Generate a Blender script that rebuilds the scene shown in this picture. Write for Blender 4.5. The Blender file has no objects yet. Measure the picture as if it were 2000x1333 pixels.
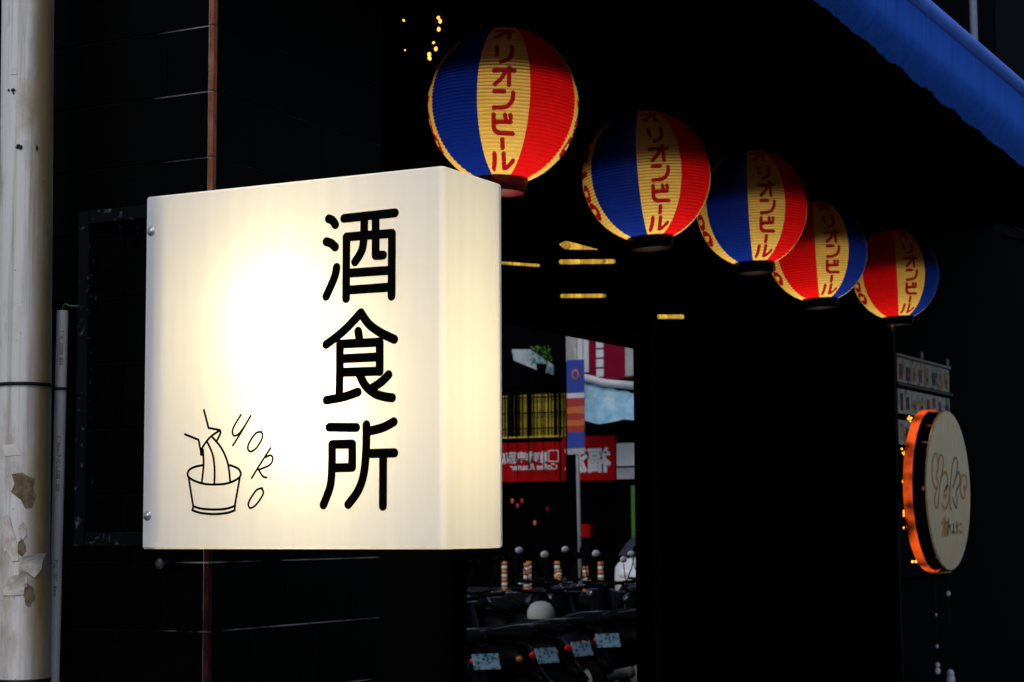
import bpy, bmesh, math, random
import numpy as np
from mathutils import Matrix, Vector

random.seed(7)
SC = bpy.context.scene
COL = SC.collection
PI = math.pi
R = math.radians

# ------------------------------------------------------------------ camera, sky, sun, exposure
cam = bpy.data.cameras.new('camera')
cam_o = bpy.data.objects.new('camera', cam)
COL.objects.link(cam_o)
cam.sensor_width = 36.0
cam.lens = 67.73
cam.clip_start = 0.05
cam.clip_end = 2000.0
cam_o.matrix_world = (Matrix.Translation((0, 0, 1.55)) @ Matrix.Rotation(0.4877, 4, 'Z')
                      @ Matrix.Rotation(PI / 2 + 0.096, 4, 'X') @ Matrix.Rotation(-0.0052, 4, 'Z'))
cam.dof.use_dof = True
cam.dof.focus_distance = 3.6
cam.dof.aperture_fstop = 18.0
SC.camera = cam_o

SUN_EL, SUN_AZ = R(50), R(172)          # azimuth: compass angle from +Y towards +X, where the sun stands
w = bpy.data.worlds.new('World')
SC.world = w
w.use_nodes = True
wn = w.node_tree.nodes
sky = wn.new('ShaderNodeTexSky')
sky.sky_type = 'NISHITA'
sky.sun_disc = False
sky.sun_elevation = SUN_EL
sky.sun_rotation = SUN_AZ
sky.air_density = 1.0
sky.dust_density = 2.0
bg = wn['Background']
bg.inputs['Strength'].default_value = 0.12
w.node_tree.links.new(sky.outputs['Color'], bg.inputs['Color'])

sun = bpy.data.lights.new('sun', 'SUN')
sun.energy = 0.6
sun.angle = R(14)
sun.color = (1.0, 0.95, 0.87)
sun_o = bpy.data.objects.new('sun', sun)
COL.objects.link(sun_o)
sdir = Vector((math.sin(SUN_AZ) * math.cos(SUN_EL), math.cos(SUN_AZ) * math.cos(SUN_EL), math.sin(SUN_EL)))
sun_o.rotation_euler = (-sdir).to_track_quat('-Z', 'Y').to_euler()
sun_o.location = (0, 0, 30)

SC.view_settings.view_transform = 'Standard'
SC.view_settings.look = 'None'
SC.view_settings.exposure = 0.0
SC.view_settings.gamma = 1.0
SC.view_settings.use_curve_mapping = False
SC.render.engine = 'CYCLES'
SC.cycles.use_denoising = True
SC.cycles.max_bounces = 7
SC.cycles.diffuse_bounces = 4
SC.cycles.glossy_bounces = 4
SC.cycles.transparent_max_bounces = 8
SC.cycles.sample_clamp_indirect = 4.0
SC.cycles.caustics_reflective = False
SC.cycles.caustics_refractive = False


# ------------------------------------------------------------------ materials
def nodes_of(name):
    m = bpy.data.materials.new(name)
    m.use_nodes = True
    nt = m.node_tree
    return m, nt, nt.nodes, nt.links


def mat(name, col, rough=0.6, metal=0.0, spec=0.5, var=0.0, scale=20.0, stretch=(1, 1, 1), col2=None,
        lo=0.4, hi=0.6, bump=0.0, bump_scale=60.0, emit=None, es=0.0, coat=0.0):
    """Principled with a noise mix of two colours and a fine relief"""
    m, nt, n, l = nodes_of(name)
    b = n['Principled BSDF']
    b.inputs['Roughness'].default_value = rough
    b.inputs['Metallic'].default_value = metal
    b.inputs['Specular IOR Level'].default_value = spec
    b.inputs['Coat Weight'].default_value = coat
    b.inputs['Base Color'].default_value = (*col, 1)
    tc = n.new('ShaderNodeTexCoord')
    if var > 0 or col2 is not None:
        mp = n.new('ShaderNodeMapping')
        mp.inputs['Scale'].default_value = stretch
        l.new(tc.outputs['Object'], mp.inputs['Vector'])
        nz = n.new('ShaderNodeTexNoise')
        nz.inputs['Scale'].default_value = scale
        nz.inputs['Detail'].default_value = 6
        nz.inputs['Roughness'].default_value = 0.65
        l.new(mp.outputs['Vector'], nz.inputs['Vector'])
        cr = n.new('ShaderNodeValToRGB')
        cr.color_ramp.elements[0].position = lo
        cr.color_ramp.elements[1].position = hi
        c2 = col2 if col2 is not None else tuple(c * (1 - var) for c in col)
        cr.color_ramp.elements[0].color = (*c2, 1)
        cr.color_ramp.elements[1].color = (*col, 1)
        l.new(nz.outputs['Fac'], cr.inputs['Fac'])
        l.new(cr.outputs['Color'], b.inputs['Base Color'])
    if bump > 0:
        nb = n.new('ShaderNodeTexNoise')
        nb.inputs['Scale'].default_value = bump_scale
        nb.inputs['Detail'].default_value = 4
        l.new(tc.outputs['Object'], nb.inputs['Vector'])
        bp = n.new('ShaderNodeBump')
        bp.inputs['Strength'].default_value = bump
        bp.inputs['Distance'].default_value = 0.003
        l.new(nb.outputs['Fac'], bp.inputs['Height'])
        l.new(bp.outputs['Normal'], b.inputs['Normal'])
    if emit is not None:
        b.inputs['Emission Color'].default_value = (*emit, 1)
        b.inputs['Emission Strength'].default_value = es
    return m


def translucent(name, refl, trans, mixf, gloss=0.05, rough=0.3, var=0.06, scale=(60, 60, 2)):
    """a thin sheet that scatters light to both sides, with a weak gloss"""
    m, nt, n, l = nodes_of(name)
    n.remove(n['Principled BSDF'])
    out = n['Material Output']
    d = n.new('ShaderNodeBsdfDiffuse')
    t = n.new('ShaderNodeBsdfTranslucent')
    g = n.new('ShaderNodeBsdfGlossy')
    g.inputs['Roughness'].default_value = rough
    tc = n.new('ShaderNodeTexCoord')
    mp = n.new('ShaderNodeMapping')
    mp.inputs['Scale'].default_value = scale
    l.new(tc.outputs['Object'], mp.inputs['Vector'])
    nz = n.new('ShaderNodeTexNoise')
    nz.inputs['Scale'].default_value = 1.0
    nz.inputs['Detail'].default_value = 5
    l.new(mp.outputs['Vector'], nz.inputs['Vector'])
    for sh, c in ((d, refl), (t, trans)):
        mx = n.new('ShaderNodeMix')
        mx.data_type = 'RGBA'
        mx.inputs['A'].default_value = (*[k * (1 - var) for k in c], 1)
        mx.inputs['B'].default_value = (*[min(1, k * (1 + var)) for k in c], 1)
        l.new(nz.outputs['Fac'], mx.inputs['Factor'])
        l.new(mx.outputs['Result'], sh.inputs['Color'])
    a = n.new('ShaderNodeMixShader')
    a.inputs['Fac'].default_value = mixf
    l.new(d.outputs['BSDF'], a.inputs[1])
    l.new(t.outputs['BSDF'], a.inputs[2])
    b = n.new('ShaderNodeMixShader')
    b.inputs['Fac'].default_value = gloss
    l.new(a.outputs['Shader'], b.inputs[1])
    l.new(g.outputs['BSDF'], b.inputs[2])
    l.new(b.outputs['Shader'], out.inputs['Surface'])
    return m


M = {}
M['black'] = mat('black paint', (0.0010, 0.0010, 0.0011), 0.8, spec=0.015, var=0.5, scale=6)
M['tile'] = mat('black glazed tile', (0.0012, 0.0012, 0.0014), 0.4, spec=0.02, var=0.4, scale=30, bump=0.15, bump_scale=140)


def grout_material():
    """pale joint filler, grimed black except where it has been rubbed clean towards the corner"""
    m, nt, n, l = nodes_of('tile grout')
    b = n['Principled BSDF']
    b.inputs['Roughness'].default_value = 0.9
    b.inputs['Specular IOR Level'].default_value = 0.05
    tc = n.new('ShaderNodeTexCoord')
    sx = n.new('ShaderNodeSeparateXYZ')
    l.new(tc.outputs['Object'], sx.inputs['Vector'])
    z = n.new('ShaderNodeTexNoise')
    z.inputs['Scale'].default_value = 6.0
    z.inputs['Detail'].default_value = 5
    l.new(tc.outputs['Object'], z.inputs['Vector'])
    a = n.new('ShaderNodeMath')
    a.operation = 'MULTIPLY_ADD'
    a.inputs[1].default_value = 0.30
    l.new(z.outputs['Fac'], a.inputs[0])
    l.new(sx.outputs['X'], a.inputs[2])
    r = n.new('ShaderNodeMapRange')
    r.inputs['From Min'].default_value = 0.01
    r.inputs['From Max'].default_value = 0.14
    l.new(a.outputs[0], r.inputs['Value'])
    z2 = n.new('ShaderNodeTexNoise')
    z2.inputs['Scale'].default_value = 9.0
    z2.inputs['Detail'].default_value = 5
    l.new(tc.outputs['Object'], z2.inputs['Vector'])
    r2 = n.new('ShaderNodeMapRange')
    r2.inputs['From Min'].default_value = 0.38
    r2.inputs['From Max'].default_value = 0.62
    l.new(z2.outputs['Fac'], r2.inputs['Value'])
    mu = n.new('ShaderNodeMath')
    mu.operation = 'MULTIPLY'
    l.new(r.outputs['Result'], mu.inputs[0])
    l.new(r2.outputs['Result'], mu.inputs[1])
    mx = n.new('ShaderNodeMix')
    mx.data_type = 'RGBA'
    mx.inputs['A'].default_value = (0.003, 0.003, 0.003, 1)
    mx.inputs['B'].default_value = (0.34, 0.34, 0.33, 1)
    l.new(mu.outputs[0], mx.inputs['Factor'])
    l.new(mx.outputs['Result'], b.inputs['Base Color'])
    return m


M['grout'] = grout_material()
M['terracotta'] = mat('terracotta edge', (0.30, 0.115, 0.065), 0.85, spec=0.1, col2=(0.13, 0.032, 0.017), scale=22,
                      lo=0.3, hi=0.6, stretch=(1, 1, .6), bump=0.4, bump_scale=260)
M['edge_dark'] = mat('grimy dark red tile edge', (0.050, 0.007, 0.005), 0.8, spec=0.1, col2=(0.012, 0.003, 0.003), scale=22)  # darker red for the lower corner edges
M['frame'] = mat('scratched dark steel', (0.0015, 0.0015, 0.003), 0.5, spec=0.05, col2=(0.06, 0.06, 0.09), scale=55, lo=0.30, hi=0.40)
M['pvc'] = None
M['conduit'] = mat('grey conduit plastic', (0.36, 0.37, 0.40), 0.45, spec=0.3, var=0.22, scale=14, stretch=(1, 1, .12))
M['strap'] = mat('black tape', (0.006, 0.006, 0.007), 0.5, spec=0.2, var=.3)
M['paper'] = mat('torn paper', (0.60, 0.57, 0.53), 0.9, spec=0.1, col2=(0.38, 0.34, 0.29), scale=40, lo=0.35, hi=0.55, bump=.5, bump_scale=90)
M['glue'] = mat('old brown glue', (0.20, 0.155, 0.095), 0.85, spec=0.1, col2=(0.11, 0.085, 0.05), scale=60, bump=.4, bump_scale=200)
M['label_white'] = mat('white sticker', (0.66, 0.64, 0.6), 0.6, var=.12, scale=40)
M['steel'] = mat('bright screw steel', (0.6, 0.61, 0.63), 0.28, metal=1.0, var=.3, scale=200)
M['dull_steel'] = mat('dull bolt steel', (0.16, 0.16, 0.17), 0.5, metal=1.0, var=.4, scale=120)
M['vinyl'] = mat('black vinyl', (0.0015, 0.0015, 0.0015), 0.6, spec=0.02)
M['acrylic'] = translucent('opal acrylic', (0.80, 0.82, 0.89), (0.96, 0.91, 0.82), 0.40, gloss=0.03, rough=0.35, var=0.07, scale=(46, 46, 1.6))
M['cream'] = translucent('cream lantern paper', (0.70, 0.54, 0.20), (0.86, 0.60, 0.14), 0.55, gloss=0.03, rough=0.35, var=0.10, scale=(30, 30, 30))
M['blue'] = translucent('blue lantern paper', (0.010, 0.030, 0.36), (0.006, 0.028, 0.34), 0.5, gloss=0.07, rough=0.24, var=0.12, scale=(30, 30, 30))
M['red'] = translucent('red lantern paper', (0.50, 0.005, 0.008), (0.85, 0.008, 0.010), 0.5, gloss=0.03, rough=0.3, var=0.12, scale=(30, 30, 30))
M['ink'] = translucent('red print', (0.42, 0.008, 0.014), (0.42, 0.006, 0.012), 0.5, gloss=0.03, rough=0.35, var=0.10, scale=(30, 30, 30))
M['collar'] = mat('dark red collar', (0.16, 0.005, 0.008), 0.55, spec=0.25, var=.3, scale=50)
M['collar_dark'] = mat('black lacquered collar', (0.006, 0.0015, 0.0015), 0.5, spec=0.08, var=.3, scale=50)  # red collar with the shade put into its colour
M['wire'] = mat('black wire', (0.01, 0.009, 0.009), 0.6, spec=0.2, var=.3)
M['cord'] = mat('cream cord', (0.6, 0.47, 0.24), 0.8, var=.3, scale=90)
M['awning'] = mat('blue awning cloth', (0.034, 0.175, 0.85), 0.8, spec=0.08, col2=(0.020, 0.115, 0.62), scale=34, stretch=(1, 1, .05),
                  lo=.3, hi=.7, bump=.6, bump_scale=300)
M['awning_rail'] = mat('pale blue rail', (0.085, 0.21, 0.80), 0.6, spec=0.2, var=.12, scale=9)
M['pole'] = mat('pale grey pole', (0.68, 0.69, 0.72), 0.5, var=.12, scale=9)
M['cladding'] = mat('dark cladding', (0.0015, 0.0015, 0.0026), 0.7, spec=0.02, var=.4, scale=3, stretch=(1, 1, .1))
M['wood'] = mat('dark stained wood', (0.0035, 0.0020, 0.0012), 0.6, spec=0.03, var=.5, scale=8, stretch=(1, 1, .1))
M['brass'] = mat('brass', (0.62, 0.44, 0.17), 0.32, metal=1.0, var=.2, scale=60)
M['disc'] = mat('brushed nickel', (0.95, 0.70, 0.42), 0.32, metal=0.10, var=.18, scale=7, stretch=(1, 6, 1), bump=.08, bump_scale=300)
M['script'] = mat('amber script', (0.80, 0.27, 0.015), 0.4, spec=.4, var=.4, scale=25)
M['script_dark'] = mat('dark script', (0.05, 0.03, 0.02), 0.35, spec=.5, var=.4, scale=25)
M['bulb'] = mat('warm fairy bulb', (0.9, 0.5, 0.2), 0.3, emit=(1.0, 0.36, 0.07), es=2.6)


def lampshade_material():
    """pleated paper sleeve, lit from within, the pleats and stains uneven"""
    m, nt, n, l = nodes_of('yellow lamp sleeve')
    b = n['Principled BSDF']
    b.inputs['Base Color'].default_value = (0.5, 0.35, 0.05, 1)
    tc = n.new('ShaderNodeTexCoord')
    vals = []
    for sc, a, c in ((70, .36, .60), (9, .30, .62)):
        mp = n.new('ShaderNodeMapping')
        mp.inputs['Scale'].default_value = (.1, 1, .1)
        l.new(tc.outputs['Object'], mp.inputs['Vector'])
        z = n.new('ShaderNodeTexNoise')
        z.inputs['Scale'].default_value = sc
        l.new(mp.outputs['Vector'], z.inputs['Vector'])
        r = n.new('ShaderNodeMapRange')
        r.inputs['From Min'].default_value = a
        r.inputs['From Max'].default_value = c
        l.new(z.outputs['Fac'], r.inputs['Value'])
        vals.append(r.outputs['Result'])
    mu = n.new('ShaderNodeMath')
    mu.operation = 'MULTIPLY'
    l.new(vals[0], mu.inputs[0])
    l.new(vals[1], mu.inputs[1])
    m2 = n.new('ShaderNodeMath')
    m2.operation = 'MULTIPLY'
    m2.inputs[1].default_value = 1.5
    l.new(mu.outputs[0], m2.inputs[0])
    b.inputs['Emission Color'].default_value = (1.0, 0.56, 0.06, 1)
    l.new(m2.outputs[0], b.inputs['Emission Strength'])
    return m


M['lampshade'] = lampshade_material()
M['green_wire'] = mat('green wire', (0.02, 0.22, 0.09), 0.5, var=.2)
M['chrome'] = mat('polished jamb', (0.75, 0.77, 0.8), 0.06, metal=1.0, var=.05)


def pvc_material():
    """grey drain pipe: vertical grime streaks, brown stain on the side turned to the wall, black specks"""
    m, nt, n, l = nodes_of('weathered grey pipe')
    b = n['Principled BSDF']
    b.inputs['Roughness'].default_value = 0.55
    b.inputs['Specular IOR Level'].default_value = 0.3
    tc = n.new('ShaderNodeTexCoord')

    def noise(scale, stretch, detail=6):
        mp = n.new('ShaderNodeMapping')
        mp.inputs['Scale'].default_value = stretch
        l.new(tc.outputs['Object'], mp.inputs['Vector'])
        z = n.new('ShaderNodeTexNoise')
        z.inputs['Scale'].default_value = scale
        z.inputs['Detail'].default_value = detail
        z.inputs['Roughness'].default_value = 0.65
        l.new(mp.outputs['Vector'], z.inputs['Vector'])
        return z.outputs['Fac']

    def ramp(fac, a, c):
        r = n.new('ShaderNodeMapRange')
        r.inputs['From Min'].default_value = a
        r.inputs['From Max'].default_value = c
        l.new(fac, r.inputs['Value'])
        return r.outputs['Result']

    def mix(fac, A, B):
        x = n.new('ShaderNodeMix')
        x.data_type = 'RGBA'
        l.new(fac, x.inputs['Factor'])
        for s, v in (('A', A), ('B', B)):
            if isinstance(v, tuple):
                x.inputs[s].default_value = (*v, 1)
            else:
                l.new(v, x.inputs[s])
        return x.outputs['Result']

    base = mix(noise(16, (1, 1, .08)), (0.54, 0.54, 0.53), (0.74, 0.74, 0.745))
    streak = ramp(noise(60, (1, 1, .025)), 0.50, 0.72)
    base = mix(streak, base, (0.30, 0.275, 0.235))
    drip = ramp(noise(9, (1, 1, .4)), 0.50, 0.70)
    base = mix(drip, base, (0.31, 0.265, 0.195))
    # brown stain: on the side of the pipe that faces the tiled pillar (local +x +y), ragged by noise
    sx = n.new('ShaderNodeSeparateXYZ')
    l.new(tc.outputs['Object'], sx.inputs['Vector'])
    ad = n.new('ShaderNodeMath')
    ad.operation = 'MULTIPLY_ADD'
    ad.inputs[1].default_value = 0.016
    l.new(noise(14, (1, 1, .25)), ad.inputs[0])
    sk = n.new('ShaderNodeMath')
    sk.operation = 'MULTIPLY_ADD'
    sk.inputs[1].default_value = 0.0135
    l.new(sx.outputs['Z'], sk.inputs[0])
    l.new(sx.outputs['X'], sk.inputs[2])
    l.new(sk.outputs[0], ad.inputs[2])
    stain = ramp(ad.outputs[0], 0.0670, 0.0850)
    base = mix(stain, base, (0.20, 0.145, 0.07))
    speck = ramp(noise(95, (1, 1, .8), 3), 0.70, 0.74)
    base = mix(speck, base, (0.07, 0.06, 0.05))
    l.new(base, b.inputs['Base Color'])
    bp = n.new('ShaderNodeBump')
    bp.inputs['Strength'].default_value = 0.15
    bp.inputs['Distance'].default_value = 0.002
    l.new(noise(90, (1, 1, .3)), bp.inputs['Height'])
    l.new(bp.outputs['Normal'], b.inputs['Normal'])
    return m


M['pvc'] = pvc_material()


def glass_material():
    m, nt, n, l = nodes_of('reflective shop glass')
    n.remove(n['Principled BSDF'])
    g = n.new('ShaderNodeBsdfGlossy')
    g.inputs['Roughness'].default_value = 0.0
    g.inputs['Color'].default_value = (0.97, 0.98, 1.0, 1)
    t = n.new('ShaderNodeBsdfTransparent')
    t.inputs['Color'].default_value = (0.6, 0.6, 0.6, 1)
    mx = n.new('ShaderNodeMixShader')
    mx.inputs['Fac'].default_value = 0.82
    l.new(t.outputs['BSDF'], mx.inputs[1])
    l.new(g.outputs['BSDF'], mx.inputs[2])
    l.new(mx.outputs['Shader'], n['Material Output'].inputs['Surface'])
    return m


M['glass'] = glass_material()


def orange_band_material():
    """an uneven LED strip behind orange plastic"""
    m, nt, n, l = nodes_of('orange light band')
    b = n['Principled BSDF']
    b.inputs['Base Color'].default_value = (0.5, 0.06, 0.01, 1)
    tc = n.new('ShaderNodeTexCoord')
    z = n.new('ShaderNodeTexNoise')
    z.inputs['Scale'].default_value = 8.5
    l.new(tc.outputs['Object'], z.inputs['Vector'])
    r = n.new('ShaderNodeMapRange')
    r.inputs['From Min'].default_value = 0.35
    r.inputs['From Max'].default_value = 0.65
    r.inputs['To Min'].default_value = 0.03
    r.inputs['To Max'].default_value = 1.0
    l.new(z.outputs['Fac'], r.inputs['Value'])
    b.inputs['Emission Color'].default_value = (0.95, 0.10, 0.010, 1)
    l.new(r.outputs['Result'], b.inputs['Emission Strength'])
    return m


M['orange'] = orange_band_material()


# ------------------------------------------------------------------ mesh helpers
class MB:
    def __init__(self):
        self.v, self.f, self.s = [], [], []

    def add(self, vs, fs, smooth=False):
        o = len(self.v)
        self.v += [tuple(map(float, p)) for p in vs]
        for f in fs:
            self.f.append([i + o for i in f])
            self.s.append(smooth)
        return self

    def box(self, c, s, bev=0.0, rot=None):
        """box of centre c and size s; bev cuts the edges"""
        hx, hy, hz = s[0] / 2, s[1] / 2, s[2] / 2
        if bev <= 0:
            vs = [Vector((x * hx, y * hy, z * hz)) for x in (-1, 1) for y in (-1, 1) for z in (-1, 1)]
            fs = [(0, 1, 3, 2), (4, 6, 7, 5), (0, 4, 5, 1), (2, 3, 7, 6), (0, 2, 6, 4), (1, 5, 7, 3)]
        else:
            bm = bmesh.new()
            bmesh.ops.create_cube(bm, size=1)
            for q in bm.verts:
                q.co = Vector((q.co.x * s[0], q.co.y * s[1], q.co.z * s[2]))
            bmesh.ops.bevel(bm, geom=bm.edges[:], offset=bev, segments=1, affect='EDGES')
            bm.verts.index_update()
            vs = [q.co.copy() for q in bm.verts]
            fs = [tuple(q.index for q in f.verts) for f in bm.faces]
            bm.free()
        if rot is not None:
            vs = [rot @ q for q in vs]
        c = Vector(c)
        return self.add([q + c for q in vs], fs)

    def span(self, a, b, bev=0.0):
        return self.box([(p + q) / 2 for p, q in zip(a, b)], [abs(q - p) for p, q in zip(a, b)], bev)

    def tube(self, path, r, n=10, cap=True):
        path = [Vector(p) for p in path]
        rs = r if isinstance(r, (list, tuple)) else [r] * len(path)
        vs, fs = [], []
        up = None
        for i, p in enumerate(path):
            t = (path[min(i + 1, len(path) - 1)] - path[max(i - 1, 0)]).normalized()
            if up is None:
                up = t.orthogonal().normalized()
            up = (up - t * up.dot(t)).normalized()
            side = t.cross(up)
            for k in range(n):
                a = 2 * PI * k / n
                vs.append(p + (up * math.cos(a) + side * math.sin(a)) * rs[i])
        for i in range(len(path) - 1):
            for k in range(n):
                k2 = (k + 1) % n
                fs.append((i * n + k, i * n + k2, (i + 1) * n + k2, (i + 1) * n + k))
        if cap:
            fs.append(tuple(range(n - 1, -1, -1)))
            fs.append(tuple(range((len(path) - 1) * n, len(path) * n)))
        return self.add(vs, fs, True)

    def lathe(self, prof, n=32, c=(0, 0, 0), axis='Z', a0=0.0, a1=2 * PI):
        full = abs(a1 - a0 - 2 * PI) < 1e-6
        m = n if full else n + 1
        vs, fs = [], []
        for r, h in prof:
            for k in range(m):
                a = a0 + (a1 - a0) * k / n
                x, y = r * math.cos(a), r * math.sin(a)
                p = (x, y, h) if axis == 'Z' else ((h, x, y) if axis == 'X' else (x, h, y))
                vs.append((p[0] + c[0], p[1] + c[1], p[2] + c[2]))
        for i in range(len(prof) - 1):
            for k in range(n):
                k2 = (k + 1) % m
                fs.append((i * m + k, i * m + k2, (i + 1) * m + k2, (i + 1) * m + k))
        return self.add(vs, fs, True)

    def ball(self, c, r, n=10, sq=(1, 1, 1)):
        prof = [(max(1e-4, math.sin(PI * i / n)) * r, -math.cos(PI * i / n) * r) for i in range(n + 1)]
        o = len(self.v)
        self.lathe(prof, n * 2)
        for i in range(o, len(self.v)):
            p = self.v[i]
            self.v[i] = (p[0] * sq[0] + c[0], p[1] * sq[1] + c[1], p[2] * sq[2] + c[2])
        return self

    def poly(self, pts, thick):
        """flat outline in its own plane: pts are 3-D, thick a vector"""
        n = len(pts)
        t = Vector(thick)
        vs = [Vector(p) for p in pts] + [Vector(p) + t for p in pts]
        fs = [tuple(range(n - 1, -1, -1)), tuple(range(n, 2 * n))]
        fs += [(i, (i + 1) % n, n + (i + 1) % n, n + i) for i in range(n)]
        return self.add(vs, fs)

    def build(self, name, m, parent=None, loc=None):
        me = bpy.data.meshes.new(name)
        me.from_pydata(self.v, [], self.f)
        me.polygons.foreach_set('use_smooth', self.s)
        me.update()
        bm = bmesh.new()
        bm.from_mesh(me)
        bmesh.ops.recalc_face_normals(bm, faces=bm.faces)
        bm.to_mesh(me)
        bm.free()
        return link(name, me, m, parent, loc)


def link(name, me, m, parent=None, loc=None):
    o = bpy.data.objects.new(name, me)
    if m is not None:
        if me.materials:
            o.material_slots[0].link = 'OBJECT'
            o.material_slots[0].material = m
        else:
            me.materials.append(m)
    COL.objects.link(o)
    if parent is not None:
        o.parent = parent
    if loc is not None:
        o.location = loc
    return o


def thing(name, label, cat, loc=(0, 0, 0), group=None, rz=0.0):
    o = bpy.data.objects.new(name, None)
    COL.objects.link(o)
    o.location = loc
    o.rotation_euler = (0, 0, rz)
    o.empty_display_size = 0.1
    return tag(o, label, cat, group)


def tag(o, label, cat, group=None):
    o['label'] = label
    o['category'] = cat
    if group:
        o['group'] = group
    return o


def struct(o):
    o['kind'] = 'structure'
    return o


def shadow_smooth(pts, k=6):
    """Catmull-Rom through the points"""
    if len(pts) < 3:
        return list(pts)
    P = [pts[0]] + list(pts) + [pts[-1]]
    out = []
    for i in range(1, len(P) - 2):
        a, b, c, d = [np.array(q, float) for q in P[i - 1:i + 3]]
        for s in range(k):
            t = s / k
            out.append(tuple(0.5 * ((2 * b) + (c - a) * t + (2 * a - 5 * b + 4 * c - d) * t * t + (3 * b - a - 3 * c + d) * t ** 3)))
    out.append(tuple(pts[-1]))
    return out


def ribbon2d(pts, hw, caps=8):
    """outline quads of a round-capped stroke, as (verts, faces) in 2-D"""
    P = [np.array(p, float) for p in pts]
    vs, fs = [], []
    L, Rr = [], []
    for i, p in enumerate(P):
        t = P[min(i + 1, len(P) - 1)] - P[max(i - 1, 0)]
        t /= (np.linalg.norm(t) + 1e-9)
        nrm = np.array((-t[1], t[0]))
        L.append(p + nrm * hw)
        Rr.append(p - nrm * hw)
    vs = L + Rr
    n = len(P)
    for i in range(n - 1):
        fs.append((n + i, n + i + 1, i + 1, i))
    for end, (p, q) in enumerate(((P[0], P[1]), (P[-1], P[-2]))):
        a0 = math.atan2(*(p - q)[::-1]) - PI / 2
        o = len(vs)
        for k in range(caps + 1):
            a = a0 + PI * k / caps
            vs.append(p + hw * np.array((math.cos(a), math.sin(a))))
        fs.append(tuple(range(o, o + caps + 1)))
    return vs, fs


# ------------------------------------------------------------------ ground, street, pavement
def plain(name, a, b, m):
    return struct(MB().span(a, b).build(name, m))


M['asphalt'] = mat('asphalt', (0.022, 0.022, 0.023), 0.9, spec=.1, var=.35, scale=3, bump=.3, bump_scale=80)
M['paving'] = mat('grey paving', (0.30, 0.29, 0.28), 0.8, var=.3, scale=2.5, bump=.2, bump_scale=50)
M['kerb'] = mat('concrete kerb', (0.33, 0.33, 0.32), 0.8, var=.25, scale=6)
g = MB().add([(-300, -300, -.012), (300, -300, -.012), (300, 300, -.012), (-300, 300, -.012)], [(0, 1, 2, 3)]).build('ground', M['asphalt'])
struct(g)
struct(MB().add([(-.55, -40, 0), (10.5, -40, 0), (10.5, 43, 0), (-.55, 43, 0)], [(0, 1, 2, 3)]).build('road', M['asphalt']))
plain('pavement', (-3.19, -40, -.01), (-.72, 43, .10), M['paving'])
plain('kerb', (-.72, -40, -.01), (-.56, 43, .115), M['kerb'])

# ------------------------------------------------------------------ tiled pillar
TZ0, TP = 1.3535, 0.1311
pil = thing('tiled_pillar', 'black glazed tile pillar with terracotta corner edge behind the lit box sign', 'pillar', (-2.25, 3.0, 0))


def P0(x, y, z):
    return (x + 2.25, y - 3.0, z)


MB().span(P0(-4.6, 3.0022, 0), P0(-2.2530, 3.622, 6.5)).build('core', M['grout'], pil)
tile_meshes = {}


def tile(w_, axis, c):
    gap = .0032 if axis == 'x' or c[2] < 1.62 else .0009
    key = (round(w_, 3), axis, gap)
    if key not in tile_meshes:
        s = (w_, .012, TP - gap) if axis == 'x' else (.012, w_, TP - gap)
        o = MB().box((0, 0, 0), s, .0011).build('tile', M['tile'], pil, c)
        tile_meshes[key] = o.data
        return o
    return link('tile', tile_meshes[key], None, pil, c)


for k in range(-7, 16):
    zc = TZ0 + TP * (k + .5)
    # front face (y = 3.0): joints in running bond
    xs = [-2.2625 - .001]
    first = -2.465 if k % 2 else -2.363
    xs += [first - .204 * j for j in range(0, 6)]
    for a, b in zip(xs[:-1], xs[1:]):
        wd = a - b - .0009
        tile(wd, 'x', P0((a + b) / 2, 3.006 + random.uniform(-.0004, .0004), zc))
    ys = [3.0145, 3.256, 3.50, 3.623] if k % 2 == 0 else [3.0145, 3.136, 3.38, 3.623]
    for a, b in zip(ys[:-1], ys[1:]):
        tile(b - a - .0009, 'y', P0(-2.2565 + random.uniform(-.0004, .0004), (a + b) / 2, zc))
    if k == -7:
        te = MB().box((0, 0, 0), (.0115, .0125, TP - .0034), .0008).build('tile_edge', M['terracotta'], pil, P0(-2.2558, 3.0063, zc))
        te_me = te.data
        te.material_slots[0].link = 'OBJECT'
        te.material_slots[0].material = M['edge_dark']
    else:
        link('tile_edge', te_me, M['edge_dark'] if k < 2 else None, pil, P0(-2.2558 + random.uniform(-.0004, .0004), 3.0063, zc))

# screw eye on the pillar under the sign
sc_ = MB()
sc_.tube([(0, 0, 0), (0, -.02, 0)], .006, 10)
sc_.lathe([(.004, -.0205), (.0105, -.021), (.0105, -.026), (.004, -.0265), (.0001, -.0265)], 12, axis='Y')
tag(sc_.build('wall_bolt', M['dull_steel'], None, (-2.348, 2.9995, 1.482)), 'small round steel bolt head on the black tiles under the box sign', 'bolt')

# ------------------------------------------------------------------ drain pipe
pipe = thing('drain_pipe', 'thick weathered grey drain pipe with torn paper scraps', 'pipe', (-2.6285, 2.9, 0))
PR = .0515
lean = -.0135
pm = MB()
prof = [(PR, z) for z in np.linspace(0.10, 6.2, 40)]
pm.lathe(prof, 48)
pm.v = [(x + lean * (z - 1.9), y, z) for x, y, z in pm.v]
pm.build('pipe_body', M['pvc'], pipe)


def wrap(a, z, off=0.0008):
    """a point on the pipe; a = angle in degrees from the direction to the street end (-y), positive to +x"""
    t = R(a)
    return ((PR + off) * math.sin(t) + lean * (z - 1.9), -(PR + off) * math.cos(t), z)


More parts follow.
